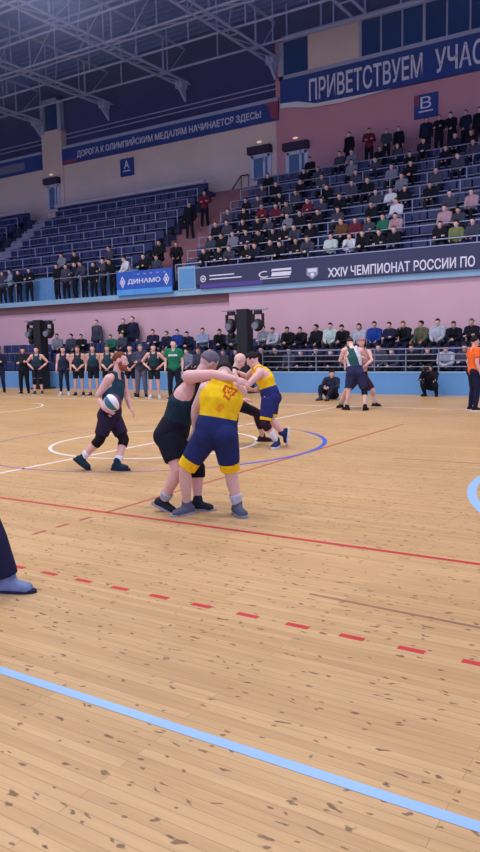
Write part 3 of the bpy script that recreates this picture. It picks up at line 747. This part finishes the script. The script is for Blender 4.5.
CN = {(22, 24, 34): 'black', (30, 34, 60): 'navy', (30, 60, 140): 'blue', (120, 124, 140): 'grey', (170, 176, 190): 'pale grey', (206, 210, 222): 'white', (90, 90, 70): 'olive', (40, 110, 90): 'green', (104, 36, 54): 'maroon',
      (178, 200, 196): 'mint', (64, 66, 84): 'charcoal', (176, 144, 158): 'pink', (112, 124, 80): 'lime green', (100, 70, 50): 'brown', (130, 150, 176): 'light blue'}
C = {v: k for k, v in CN.items()}
NP = {'sit_lap': 'hands in lap', 'sit_lean': 'leaning forward', 'sit_fold': 'arms folded', 'sit_chin': 'hand to face', 'sit_turn': 'looking aside', 'stand_down': 'arms down', 'stand_fold': 'arms folded', 'stand_hips': 'hands on hips', 'stand_front': 'hands clasped', 'stand_lean': 'leaning forward'}
def spaced(xs, gap):
    xs = list(xs)
    for it in range(200):
        for i in range(len(xs)-1):
            d = gap-(xs[i+1]-xs[i])
            if d > 0: xs[i] -= d/2; xs[i+1] += d/2
    return xs
rnd = random.Random(7)
def crowd(lst, where, group, y, z, py, turn=0.0, lim=(-60, 60)):
    """lst: (px, pose, colour, hair) sorted by px; the label counts along the row from its far end"""
    xs = spaced([min(max(onY(it[0], py, y).x, lim[0]), lim[1]) for it in lst], .57)
    for i, it in enumerate(lst):
        pose, cn = it[1], it[2]; hs = it[3] if len(it) > 3 else ('short', rnd.randrange(4))
        lab = 'person in %s, %s, %s from far end, %s' % (cn.replace(' ', '-'), NP[pose], nth(i), where)
        person(pose, (xs[i], y, z), turn+rnd.uniform(-.2, .2), lab, group, ('jacket', C[cn]), ('trousers', [(24, 26, 40), (30, 34, 60), (40, 40, 48)][i % 3]), rnd.randrange(3), hs, (30, 30, 36), rnd.uniform(.95, 1.03))

# courtside stand, back row and front row (positions read along the rows)
P = ['sit_lap', 'sit_lean', 'sit_fold', 'sit_chin', 'sit_turn']
crowd([(57, 'sit_lap', 'grey'), (71, 'sit_turn', 'charcoal'), (81, 'sit_fold', 'black'), (113, 'sit_lean', 'green'), (122, 'sit_lap', 'charcoal'), (153, 'sit_fold', 'navy'), (168, 'sit_turn', 'navy'), (177, 'sit_lap', 'blue'), (188, 'sit_lean', 'navy'), (203, 'sit_fold', 'light blue'), (221, 'sit_lean', 'black'), (233, 'sit_lean', 'charcoal')],
      'back courtside row behind the team', 'spectators in the courtside back row', LT[2][0]+.45, LT[2][1], 330, .3)
crowd([(265, 'sit_fold', 'grey'), (285, 'sit_lean', 'pale grey'), (299, 'sit_lean', 'black'), (310, 'sit_chin', 'black'), (326, 'sit_turn', 'black'), (332, 'sit_lap', 'mint'), (346, 'sit_lean', 'black'), (360, 'sit_lap', 'pale grey', ('long', 2)), (373, 'sit_lap', 'blue'), (386, 'sit_fold', 'navy'), (407, 'sit_chin', 'black'), (420, 'sit_turn', 'olive'), (432, 'sit_lap', 'pale grey'), (450, 'sit_lean', 'black'), (467, 'sit_fold', 'black'), (479, 'sit_lap', 'grey'), (494, 'sit_fold', 'navy')],
      'back courtside row behind railing', 'spectators in the courtside back row', LT[2][0]+.45, LT[2][1], 330)
crowd([(73, 'sit_lap', 'black'), (88, 'sit_fold', 'charcoal'), (102, 'sit_lap', 'charcoal'), (118, 'sit_lap', 'black'), (137, 'sit_lean', 'charcoal'), (148, 'sit_lap', 'charcoal'), (161, 'sit_fold', 'black'), (170, 'sit_lap', 'black'), (183, 'sit_lean', 'black'), (192, 'sit_turn', 'grey'), (201, 'sit_lap', 'charcoal'), (212, 'sit_fold', 'grey'), (222, 'sit_lap', 'charcoal'), (231, 'sit_lap', 'black'), (254, 'sit_lean', 'white'), (265, 'sit_lap', 'black'), (277, 'sit_turn', 'black'), (290, 'sit_lap', 'charcoal'), (297, 'sit_lean', 'black'), (312, 'sit_chin', 'black'), (322, 'sit_lean', 'black'), (336, 'sit_lap', 'charcoal'), (372, 'sit_lap', 'grey'), (384, 'sit_lap', 'charcoal'), (400, 'sit_lean', 'charcoal'), (412, 'sit_lap', 'black'), (428, 'sit_chin', 'black'), (442, 'sit_lean', 'pale grey'), (454, 'sit_fold', 'charcoal'), (471, 'sit_lean', 'black')],
      'front courtside row', 'spectators in the courtside front row', LT[0][0]+.45, LT[0][1], 360)
# people standing at the back of the courtside stand
for px, cn, pose, lab in ((102, 'charcoal', 'stand_down', 'person in charcoal standing alone at the back of the courtside stand behind the team'), (129, 'black', 'stand_fold', 'person in black standing with folded arms behind the team, beside a taller one'), (138, 'navy', 'stand_down', 'taller person in navy standing at the back of the courtside stand')):
    X = onY(px, 325, 25.35).x
    person(pose, (X, 24.98, LT[2][1]), 0, lab, 'people standing behind the courtside benches', ('jacket', C[cn]), scale=1.08 if px < 135 else 1.12, hair=('crop', 1), sk=px)

# sector B
def row_B(k, lst): crowd(lst, '%s row under sign B' % nth(k), 'spectators in sector B', Y0+RUN*k+.48, tread_z(k), 230-12.6*k, 0, (-18.8, 7))
row_B(0, [(206, 'sit_lean', 'black'), (219, 'sit_fold', 'black'), (231, 'sit_lean', 'charcoal'), (254, 'sit_fold', 'black'), (263, 'sit_lean', 'navy'), (272, 'sit_lap', 'black'), (283, 'sit_lean', 'black'), (291, 'sit_fold', 'black'), (300, 'sit_lean', 'charcoal'), (331, 'sit_fold', 'mint'), (352, 'sit_chin', 'white'), (366, 'sit_lean', 'black'), (380, 'sit_fold', 'black'), (391, 'sit_lap', 'black'), (442, 'sit_fold', 'black'), (458, 'sit_turn', 'lime green'), (470, 'sit_lap', 'charcoal')])
row_B(1, [(212, 'sit_lap', 'charcoal'), (220, 'sit_turn', 'black'), (233, 'sit_lap', 'grey'), (246, 'sit_fold', 'navy'), (262, 'sit_lean', 'black'), (275, 'sit_lap', 'black'), (286, 'sit_fold', 'black'), (297, 'sit_lean', 'charcoal'), (307, 'sit_lap', 'black'), (350, 'sit_turn', 'brown'), (358, 'sit_lap', 'maroon'), (367, 'sit_fold', 'charcoal'), (379, 'sit_lap', 'green'), (394, 'sit_lean', 'pink'), (446, 'sit_lap', 'pink'), (460, 'sit_lean', 'charcoal')])
row_B(2, [(216, 'sit_lap', 'black'), (227, 'sit_lap', 'charcoal'), (243, 'sit_fold', 'black'), (258, 'sit_lap', 'black'), (270, 'sit_lean', 'charcoal'), (288, 'sit_lap', 'grey'), (300, 'sit_turn', 'black'), (318, 'sit_lap', 'black'), (338, 'sit_fold', 'charcoal'), (372, 'sit_lap', 'black'), (397, 'sit_turn', 'white'), (450, 'sit_lap', 'charcoal'), (472, 'sit_lap', 'pink')])
row_B(3, [(228, 'sit_lap', 'charcoal'), (244, 'sit_lap', 'black'), (262, 'sit_fold', 'maroon'), (276, 'sit_lap', 'maroon'), (289, 'sit_lean', 'charcoal'), (308, 'sit_fold', 'maroon'), (322, 'sit_lap', 'charcoal'), (341, 'sit_lean', 'black'), (376, 'sit_lap', 'charcoal'), (392, 'sit_fold', 'white'), (404, 'sit_lap', 'black'), (430, 'sit_lap', 'black')])
row_B(4, [(246, 'sit_lap', 'black'), (258, 'sit_lap', 'charcoal'), (280, 'sit_fold', 'black'), (296, 'sit_lap', 'charcoal'), (330, 'sit_lean', 'black'), (352, 'sit_lap', 'charcoal'), (368, 'sit_turn', 'black'), (402, 'sit_lap', 'grey'), (436, 'sit_lap', 'charcoal')])
row_B(5, [(262, 'sit_lap', 'charcoal'), (276, 'sit_lap', 'black'), (301, 'sit_lap', 'black'), (322, 'sit_fold', 'charcoal'), (356, 'sit_lap', 'charcoal'), (392, 'sit_lap', 'grey'), (412, 'sit_lean', 'black'), (458, 'sit_turn', 'charcoal')])
row_B(6, [(268, 'sit_lap', 'black'), (304, 'sit_lap', 'black'), (318, 'sit_lap', 'charcoal'), (352, 'sit_lap', 'grey'), (378, 'sit_lean', 'charcoal'), (410, 'sit_lap', 'black'), (446, 'sit_lap', 'black'), (473, 'sit_lap', 'charcoal')])
row_B(7, [(310, 'sit_lap', 'black'), (340, 'sit_lap', 'charcoal'), (352, 'sit_fold', 'grey'), (380, 'sit_lap', 'black'), (398, 'sit_lap', 'charcoal'), (424, 'sit_lean', 'navy'), (455, 'sit_lap', 'navy'), (471, 'sit_lap', 'black')])
TX = spaced([onY(q, 130, 33).x for q in (349, 369, 388, 397, 434, 441, 447, 462, 478)], .58)
for i, (px, cn, pose) in enumerate(((349, 'black', 'stand_down'), (369, 'maroon', 'stand_fold'), (388, 'charcoal', 'stand_front'), (397, 'black', 'stand_down'), (434, 'navy', 'stand_down'), (441, 'black', 'stand_fold'), (447, 'black', 'stand_lean'), (462, 'navy', 'stand_front'), (478, 'black', 'stand_down'))):
    X = TX[i]
    person(pose, (X, 33.0, tread_z(8)), rnd.uniform(-.4, .4), '%s standing person from far end of the top gangway near sign B, in %s' % (nth(i), cn), 'people standing above sector B', ('jacket', C[cn]), sk=i, scale=.9 if px in (388, 397) else 1.0)
# sector A and the balcony
crowd([(62, 'sit_lap', 'grey'), (75, 'sit_lap', 'black'), (110, 'sit_turn', 'charcoal'), (160, 'sit_lap', 'black')], 'front bench under sign A', 'spectators in sector A', Y0+RUN+.48, tread_z(1), 252)
AX = spaced([onY(q, 285, 25.6).x for q in (3, 10, 18, 29, 59, 66, 76, 84, 93, 103, 112, 129, 144, 157)], .6)
for i, (px, cn, pose) in enumerate(((3, 'charcoal', 'stand_down'), (10, 'light blue', 'stand_fold'), (18, 'black', 'stand_front'), (29, 'black', 'stand_fold'), (59, 'black', 'stand_front'), (66, 'charcoal', 'stand_down'), (76, 'navy', 'stand_fold'), (84, 'charcoal', 'stand_lean'), (93, 'black', 'stand_down'), (103, 'charcoal', 'stand_fold'), (112, 'black', 'stand_lean'), (129, 'white', 'stand_lean'), (144, 'black', 'stand_fold'), (157, 'charcoal', 'stand_down'))):
    X = AX[i]
    person(pose, (X, 25.62, 4.02), rnd.uniform(-.5, .5), '%s person from far end of those standing on the balcony edge, in %s' % (nth(i), cn), 'people standing on the balcony', ('jacket', C[cn]), sk=i, scale=rnd.uniform(.93, 1.02))
# on the rose stairs
def stair_z(y): return 4.2+RISE/2*int((y-25.6)/.45)
for px, py, y, cn, pose, lab in ((190, 235, 29.42, 'black', 'stand_down', 'person in black climbing the rose stairs, behind someone in maroon'), (205, 225, 30.32, 'maroon', 'stand_fold', 'person in a maroon jacket on the rose stairs between the tribunes'), (177, 255, 26.27, 'black', 'stand_lean', 'person in black leaning at the foot of the rose stairs beside the blue banner')):
    X = onY(px, py, y).x; X = min(max(X, -21.4), -19.6)
    person(pose, (X, y, stair_z(y)), .5, lab, 'people on the rose stairs', ('jacket', C[cn]), sk=1)

# --- the team line along the barrier
GR = (34, 62, 72)
team = [
 (25, 394, 'stand_fold', ('jacket', (30, 32, 44)), ('trousers', (22, 24, 34)), ('short', 0), (26, 26, 32), 0, 'person in dark jacket and trousers standing with folded arms beside the black pylon'),
 (38.5, 394.5, 'stand_hips', ('singlet', GR), ('shorts', (24, 26, 40)), ('crop', 1), (60, 60, 66), 1, 'athlete in dark green singlet and knee pads, hands on hips, before the black pylon'),
 (65, 395, 'stand_down', ('singlet', (34, 46, 66)), ('leggings', (30, 34, 56)), ('short', 1), (200, 200, 206), 0, 'athlete in dark singlet, long leggings and white shoes in the team line'),
 (79.5, 396, 'stand_front', ('singlet', (34, 48, 66)), ('shorts', (24, 26, 40)), ('short', 3), (24, 24, 30), 0, 'athlete in dark singlet and shorts with bare pale legs beside the one in leggings'),
 (94.5, 396, 'stand_down', ('singlet', (30, 62, 76)), ('shorts', (24, 26, 40)), ('crop', 1), (40, 40, 46), 0, 'athlete in teal singlet and shorts just left of the man with the ball'),
 (109, 396, 'stand_front', ('singlet', (40, 66, 76)), ('shorts', (24, 26, 40)), ('short', 3), (40, 40, 46), 0, 'athlete in grey-green singlet half hidden behind the man with the ball'),
 (131.5, 397, 'stand_front', ('singlet', (44, 54, 70)), ('shorts', (30, 32, 46)), ('short', 0), (30, 30, 36), 0, 'athlete in slate singlet just right of the man with the ball'),
 (142, 397.5, 'stand_fold', ('jacket', (64, 66, 84)), ('trousers', (96, 100, 116)), ('short', 4), (30, 30, 36), 0, 'person in charcoal jacket and grey trousers with folded arms in the team line'),
 (155, 398, 'stand_hips', ('singlet', GR), ('shorts', (28, 34, 44)), ('short', 0), (200, 200, 206), 0, 'athlete in dark green singlet, hands on hips, beside the green t-shirt man'),
]
for px, py, pose, top, bot, hr, sh, pads, lab in team:
    p = fl(px, py); person(pose, (p.x, p.y, 0), .55, lab, 'team line along the barrier', top, bot, int(px), hr, sh, 1.0, bool(pads))
p = fl(175, 399.5); gt = person('stand_down', (p.x, p.y, 0), .5, 'big man in green t-shirt with white lettering and dark trousers ending the team line', 'team line along the barrier', ('tee', (30, 116, 84)), ('trousers', (24, 26, 42)), 0, ('crop', 2), (30, 30, 36), 1.06)
mb = MB()
for i, (a, b_) in enumerate(((-.13, -.08), (-.07, -.03), (-.02, .02), (.03, .07), (.08, .13))): mb.box(a, b_, -.168, -.12, 1.30, 1.35)
mb.build('chest_lettering', m_white).parent = gt
p = fl(1.0, 393); person('stand_fold', (p.x, p.y, 0), .5, 'person in navy tracksuit at the far end of the team line, cut by the frame', 'team line along the barrier', ('jacket', (30, 34, 60)), ('trousers', (30, 34, 60)))

# --- courtside officials
p = fl(473.5, 410.5); person('stand_down', (p.x, p.y, 0), math.pi-.9, 'official in bright orange t-shirt and navy trousers walking at the right sideline', None, ('tee', (255, 112, 50)), ('trousers', (28, 32, 58)), 2, ('short', 0), (26, 26, 32), .99)

# ------------------------------------------------------------------ hero figures
def dress(fig, label, sk, parts, group=None):
    """parts: list of (mesh, material) or (mesh, material, [(mesh, material)])"""
    b = put(fig.body(skin(sk)), None, skin(sk), 'person'); tag(b, label, 'person', group)
    for it in parts:
        o = put(it[0], b, it[1])
        for q in (it[2] if len(it) > 2 else []): put(q[0], o, q[1])
    return b
def shoes_of(fig, c, sole=(225, 225, 230)):
    out = []
    for i in (0, 1):
        me, so = fig.shoe(i); out.append((me, cloth(c), [(so, cloth(sole))]))
    return out
def gnd(px, py, h=.09): return fl(px, py)+V((0, 0, h))
W = lambda dx, dy, dz=0: RT*dx - UP*dy + FW*dz      # direction in the view of the photograph
VX = .011
YEL, NVY = (255, 200, 24), (34, 44, 92)
def recolor(me, fn, mats):
    for m in mats: me.materials.append(m)
    for p in me.polygons:
        c = p.center; k = fn(c)
        if k: p.material_index = k
    return me

# the man with the ball
D = 10.03
J = dict(pelvis=at(110.5, 413, D), chest=at(113, 394, D), neck=at(115.5, 375, D), head=at(120.5, 361.5, D), hf=RT*.95-UP*.05-FW*.12, hu=UP,
         sh=[at(108.5, 379, D-.17), at(122, 378, D+.18)], el=[at(97.5, 397, D-.16), at(127, 397, D+.24)], wr=[at(104, 408.5, D-.27), at(130, 407, D+.2)],
         hip=[at(108, 416, D-.09), at(112.5, 416, D+.09)], kn=[at(99.5, 440, D-.06), at(124, 439.5, D+.05)], an=[at(82.5, 458, D), gnd(117.5, 470.5, .10)], toe=[RT*.8-UP*.55-FW*.1, RT*.95-FW*.35],
         hd=[RT*.8-UP*.35, RT*.5-UP*.8], hn=[FW*.9-RT*.1, -RT+UP*.2])
fg = Fig(J, VX)
ballman = dress(fg, 'man in dark teal singlet striding across the court with a ball at his hip', 2, [(fg.singlet(.018, .165, -.1, .93), cloth((36, 66, 82))), (fg.bottoms('shorts', .40, .03), cloth((44, 34, 58))),
    (fg.kneepad(0), cloth((28, 20, 26))), (fg.kneepad(1), cloth((28, 20, 26))), (fg.hair('crop'), cloth((110, 60, 42))), (fg.beard(), cloth((150, 84, 62))), (fg.eyes(), m_white), (fg.sock(0, .3), m_white), (fg.sock(1, .28), m_white)]+shoes_of(fg, (26, 52, 64), (46, 48, 54)))
bc = at(112.5, 402.5, D-.24); mb = MB(); R = Matrix((RT*.8+UP*.6, FW, UP*.8-RT*.6)).transposed().to_3x3()
n, k = 24, 14; vs = []; fs = []
ball = MB().ell((0, 0, 0), .122, .122, .122, 24, 14)
ball.v = [tuple(bc+R @ V(v)) for v in ball.v]
for i, f in enumerate(ball.f): ball.m[i] = [0, 0, 0, 1, 1, 1, 0, 0, 0, 2, 2, 2][(i % 24) % 12]
o = ball.build('ball', [m_white, mat('ball_teal', (50, 110, 130), .5), mat('ball_maroon', (90, 40, 66), .5)], None, True)
tag(o, 'white, teal and maroon panelled ball held under the arm of the striding man', 'ball')

# yellow wrestler in the middle, back to us
D = 7.0
J = dict(pelvis=at(216, 430, D), chest=at(221, 400, D), neck=at(222, 381, D+.05), head=at(224, 374, D+.24), hf=FW*.7-UP*.7-RT*.1, hu=UP*.7+FW*.7,
         sh=[at(237, 390, D), at(206, 389, D+.02)], el=[at(243, 392, D+.26), at(196, 408, D+.16)], wr=[at(226, 384, D+.44), at(195, 428, D+.26)],
         hip=[at(225, 436, D-.02), at(207, 436, D+.04)], kn=[at(231, 474, D+.12), at(185, 470, D+.12)], an=[gnd(237.5, 515, .10), gnd(187, 514, .09)], toe=[RT*.42-FW*.9-UP*.05, -RT*.75-FW*.6],
         hd=[-RT, -UP*.9-RT*.3], hn=[-UP, RT*-.4+FW*.5])
J['toe'] = [V((q.x, q.y, -.03)) for q in J['toe']]
fg = Fig(J, VX, 1.12)
sg = fg.singlet(.018, .21, .05, 1.0)
lc = at(229, 392, D-.16)
def tiger(c):
    d = c-lc; x, y = d.dot(RT), d.dot(UP); r = math.hypot(x, y)
    a = math.atan2(y, x); w = .012*math.sin(3*a+1)+.008*math.sin(7*a)
    if d.dot(FW) < .12 and ((.036+w < r < .064+w) or r < .016+w): return 1
    d2 = c-at(220, 408, D-.16); x, y = d2.dot(RT), d2.dot(UP)
    if d2.dot(FW) < .12 and (x/.055)**2+(y/.05)**2 < .55+.45*math.sin(60*x+20*y)*math.sin(70*y): return 2
    return 0
sg.materials.clear(); sg.materials.append(cloth(YEL)); recolor(sg, tiger, [cloth((206, 88, 30)), cloth((238, 160, 30))])
y1 = dress(fg, 'wrestler in yellow singlet and navy shorts, back to the camera, in the nearest pair', 0, [(sg, cloth(YEL)), (fg.bottoms('shorts', .35, .03), cloth(NVY)), (fg.band(0, .6, .9), cloth(YEL)), (fg.band(1, .6, .94), cloth(YEL)),
    (fg.hair('short'), cloth((44, 36, 36))), (fg.eyes(), m_white), (fg.sock(0, .35), cloth((190, 190, 200)))]+shoes_of(fg, (92, 96, 112), (150, 150, 160)))

# dark wrestler leaning on him
D = 7.42
J = dict(pelvis=at(172, 434, D), chest=at(184, 404, D), neck=at(196, 380, D-.05), head=at(208.5, 363.5, D-.02), hf=RT*.6-UP*.55+FW*.6, hu=UP*.8+RT*.45,
         sh=[at(189, 377, D-.22), at(205, 379, D+.16)], el=[at(213, 374.5, D-.42), at(228, 388, D+.1)], wr=[at(235, 379, D-.52), at(240, 400, D-.02)],
         hip=[at(169, 438, D-.1), at(176, 438, D+.09)], kn=[at(178, 470, D-.18), at(197, 468, D+.02)], an=[at(164, 500, D-.02), gnd(198, 510, .09)], toe=[RT*.85-UP*.4-FW*.1, RT*.9-FW*.2],
         hd=[RT*.9-UP*.3, RT], hn=[-UP*.5+FW*.8, -UP])
J['toe'][1] = V((J['toe'][1].x, J['toe'][1].y, -.03))
fg = Fig(J, VX, 1.14)
g1 = dress(fg, 'wrestler in dark green singlet leaning with his arm over the yellow wrestler', 2, [(fg.singlet(.018, .16, -.1, .74), cloth((26, 48, 58))), (fg.bottoms('shorts', .36, .03), cloth((24, 24, 40))),
    (fg.kneepad(1, .02), cloth((24, 20, 28))), (fg.hair('crop'), cloth((116, 108, 116))), (fg.eyes(), m_white), (fg.sock(0, .25), cloth((170, 170, 180)))]+shoes_of(fg, (40, 42, 52), (150, 152, 160)))

# second pair
D = 11.8
J = dict(pelvis=at(270, 394, D), chest=at(265, 379, D), neck=at(258, 367.5, D-.03), head=at(252.5, 360, D-.02), hf=-RT*.8-UP*.45+FW*.2, hu=UP*.8-RT*.5,
         sh=[at(255, 370, D+.17), at(260, 373, D-.2)], el=[at(246, 377, D+.25), at(248, 385, D-.26)], wr=[at(238, 372, D+.18), at(241, 394, D-.12)],
         hip=[at(272, 399, D+.1), at(269, 399, D-.1)], kn=[at(271, 420, D+.06), at(265, 424, D-.12)], an=[at(283, 433, D+.1), gnd(277, 447.5, .10)], toe=[-UP*.95-RT*.1+FW*.1, -RT*.4-FW*.8],
         hd=[-RT, -RT*.7-UP*.5], hn=[-UP, FW])
J['toe'][1] = V((J['toe'][1].x, J['toe'][1].y, -.03))
fg = Fig(J, VX*1.2, 1.1)
y2 = dress(fg, 'wrestler in yellow singlet bent forward, facing the bald man in the second pair', 2, [(fg.singlet(.016, .14, -.1, .9), cloth(YEL)), (fg.bottoms('shorts', .38, .03), cloth((40, 46, 104))), (fg.band(0, .62, .86), cloth(YEL)), (fg.band(1, .62, .86), cloth(YEL)),
    (fg.hair('short'), cloth((34, 28, 32))), (fg.eyes(), m_white), (fg.kneepad(1), cloth((50, 24, 44))), (fg.sock(1, .6), m_white)]+shoes_of(fg, (44, 52, 92), (220, 220, 226)))
D = 12.1
J = dict(pelvis=at(229, 400, D), chest=at(231, 382, D-.02), neck=at(235, 369.5, D), head=at(239.5, 361, D), hf=RT*.8-UP*.6, hu=UP*.8+RT*.55,
         sh=[at(233, 374, D-.19), at(236, 372, D+.19)], el=[at(241, 387, D-.24), at(245, 378, D+.28)], wr=[at(253, 390, D-.16), at(258, 374, D+.2)],
         hip=[at(231, 402, D-.1), at(233, 402, D+.1)], kn=[at(257, 413, D-.05), at(234, 422, D+.12)], an=[gnd(262.5, 441.5, .09), gnd(224, 441, .09)], toe=[RT*.9-FW*.2, RT*.9],
         hd=[RT, RT], hn=[FW, -FW])
J['toe'] = [V((q.x, q.y, -.03)) for q in J['toe']]
fg = Fig(J, VX*1.2, 1.08)
g2 = dress(fg, 'bald wrestler in black singlet and leggings locked with the second yellow wrestler', 0, [(fg.singlet(.016, .15, -.1, .9), cloth((28, 26, 38))), (fg.bottoms('leggings', .80, .012), cloth((28, 24, 40))), (fg.eyes(), m_white),
    (fg.kneepad(0), cloth((44, 28, 48)))]+shoes_of(fg, (50, 26, 36), (40, 40, 46)))

# far pair
D = 18.0
J = dict(pelvis=at(355, 371, D), chest=at(354, 358, D), neck=at(352, 347.5, D+.08), head=at(350, 343, D+.22), hf=FW*.9-UP*.4-RT*.2, hu=UP*.9+FW*.4,
         sh=[at(361, 350.5, D+.02), at(344, 350.5, D+.04)], el=[at(366, 359, D+.2), at(340, 361, D+.2)], wr=[at(358, 356, D+.42), at(348, 363, D+.42)],
         hip=[at(359, 373, D), at(351, 373, D+.02)], kn=[at(364.5, 391, D+.06), at(348.5, 391, D+.06)], an=[gnd(365, 410.5, .09), gnd(347, 410, .09)], toe=[FW*.8+RT*.5, FW*.8-RT*.5])
J['toe'] = [V((q.x, q.y, -.03)) for q in J['toe']]
for i in (0, 1): J['an'][i] = J['an'][i]
fg = Fig(J, .016, 1.08)
sg = fg.singlet(.02, .15, -.1, .95); gc = at(351.5, 354, D-.15)
sg.materials.clear(); sg.materials.append(cloth((206, 206, 216)))
recolor(sg, lambda c: 1 if abs((c-gc).dot(RT)+(c-gc).dot(UP)*.35) < .12 and (c-gc).dot(FW) < .25 else 0, [cloth((38, 86, 84))])
g3 = dress(fg, 'wrestler in white and green singlet and navy shorts, back to the camera, far pair', 0, [(sg, cloth((206, 206, 216))), (fg.bottoms('shorts', .42, .03), cloth((44, 48, 84))), (fg.hair('short'), cloth((70, 48, 48))), (fg.eyes(), m_white), (fg.kneepad(0), cloth((30, 26, 36)))]+shoes_of(fg, (30, 24, 30), (40, 40, 46)), 'far wrestling pair')
D = 18.55
J = dict(pelvis=at(360, 377, D+.1), chest=at(361, 362, D), neck=at(361, 350, D-.05), head=at(361.5, 343, D-.14), hf=-FW*.8-UP*.5, hu=UP*.8-FW*.4,
         sh=[at(353, 352, D-.05), at(369, 352, D-.05)], el=[at(345, 357, D-.22), at(372, 360, D-.25)], wr=[at(345, 366, D-.42), at(365, 366, D-.42)],
         hip=[at(356, 379, D+.08), at(364, 379, D+.08)], kn=[at(346, 391, D-.3), at(373, 391, D)], an=[gnd(341, 407.5, .09), gnd(375, 406, .09)], toe=[-RT*.6-FW*.6, RT*.7-FW*.6])
J['toe'] = [V((q.x, q.y, -.03)) for q in J['toe']]
fg = Fig(J, .016, 1.05)
y3 = dress(fg, 'wrestler with spread legs facing the camera behind the one in white and green', 2, [(fg.singlet(.016, .14, -.1, .9), cloth((190, 150, 150))), (fg.bottoms('shorts', .42, .03), cloth((60, 40, 52))), (fg.hair('crop'), cloth((170, 120, 110))), (fg.eyes(), m_white), (fg.sock(1, .7), m_white), (fg.sock(0, .5), cloth((200, 190, 200)))]+shoes_of(fg, (40, 30, 40), (40, 40, 46)), 'far wrestling pair')

# crouching photographer by the barrier
q = onY(431, 380, 21.75); p = V((q.x, 21.7, 0)); B = lambda x, y, z: V((p.x+x, p.y+y, z))
J = dict(pelvis=B(0, .15, .30), chest=B(0, .02, .52), neck=B(0, -.05, .72), head=B(0, -.11, .86), hf=(-.35, -1, -.05), hu=(0, 0, 1), sh=[B(-.18, -.03, .68), B(.18, -.03, .68)], el=[B(-.24, -.25, .52), B(.24, -.25, .52)], wr=[B(-.14, -.27, .76), B(.05, -.29, .76)],
         hip=[B(-.1, .12, .28), B(.1, .12, .28)], kn=[B(-.2, -.22, .46), B(.2, -.22, .46)], an=[B(-.18, .02, .09), B(.18, .02, .09)], toe=[(-.3, -1, 0), (.3, -1, 0)])
fg = Fig(J, .016)
dress(fg, 'photographer in black crouching before the blue barrier with a camera raised to the face', 1, [(fg.jacket(), cloth((26, 28, 36))), (fg.bottoms('trousers', .97), cloth((24, 26, 40))), (fg.hair('short'), cloth((30, 26, 26))), (fg.eyes(), m_white)]+shoes_of(fg, (30, 30, 36), (40, 40, 46)))
mb = MB().box(p.x-.13, p.x+.05, p.y-.36, p.y-.29, .80, .91); o = mb.build('camera', m_black); tag(o, 'black camera held up by the crouching photographer', 'camera')
MB().bar((p.x-.05, p.y-.36, .85), (p.x-.08, p.y-.50, .845), .042, 14).build('lens', m_black, o, True)

# someone sitting on the floor behind the far pair
p = fl(331, 399.5); B = lambda x, y, z: V((p.x+x, p.y+y, z))
J = dict(pelvis=B(0, .1, .12), chest=B(0, .1, .40), neck=B(.02, .04, .62), head=B(.04, -.01, .76), hf=(.5, -1, -.1), hu=(0, 0, 1), sh=[B(-.18, .04, .58), B(.19, .04, .58)], el=[B(-.26, -.1, .38), B(.27, -.08, .38)], wr=[B(-.1, -.28, .36), B(.1, -.30, .36)],
         hip=[B(-.1, .08, .12), B(.1, .08, .12)], kn=[B(-.22, -.26, .40), B(.2, -.3, .38)], an=[B(-.14, -.42, .09), B(.12, -.5, .09)], toe=[(-.4, -1, 0), (.1, -1, 0)])
fg = Fig(J, .016)
dress(fg, 'person in dark tracksuit sitting on the floor by the barrier beside the far pair', 1, [(fg.jacket(), cloth((40, 44, 64))), (fg.bottoms('trousers', .97), cloth((24, 28, 44))), (fg.hair('short'), cloth((30, 26, 26))), (fg.eyes(), m_white)]+shoes_of(fg, (60, 64, 80), (40, 40, 46)))

# the bystander cut by the left edge of the frame: trouser leg, sneaker and hand show
a = fl(4, 592); ax = V((RT.x, RT.y, 0)).normalized(); ay = V((FW.x, FW.y, 0)).normalized(); B = lambda x, y, z: V((a.x, a.y, 0))+ax*x+ay*y+V((0, 0, z))
J = dict(pelvis=B(-.42, .1, .97), chest=B(-.44, .1, 1.25), neck=B(-.42, .1, 1.49), head=B(-.40, .1, 1.66), hf=ax, hu=(0, 0, 1), sh=[B(-.44, -.09, 1.44), B(-.44, .29, 1.44)], el=[B(-.46, -.16, 1.15), B(-.44, .36, 1.16)], wr=[B(-.34, -.13, .94), B(-.26, .36, .98)],
         hip=[B(-.40, .01, .93), B(-.40, .19, .93)], kn=[B(-.09, -.01, .50), B(-.36, .22, .50)], an=[B(.04, 0, .09), B(-.48, .22, .09)], toe=[ax-ay*.15, ax], hd=[ax, ax-V((0, 0, .4))])
fg = Fig(J, .014)
tr_ = fg.bottoms('trousers', .97, .04)
dress(fg, 'bystander in dark trousers and pale blue sneaker stepping in at the left edge', 1, [(fg.jacket(), cloth((40, 44, 64))), (tr_, cloth((34, 34, 62))), (fg.hair('short'), cloth((30, 26, 26))), (fg.eyes(), m_white)]+shoes_of(fg, (122, 138, 172), (40, 44, 70)))
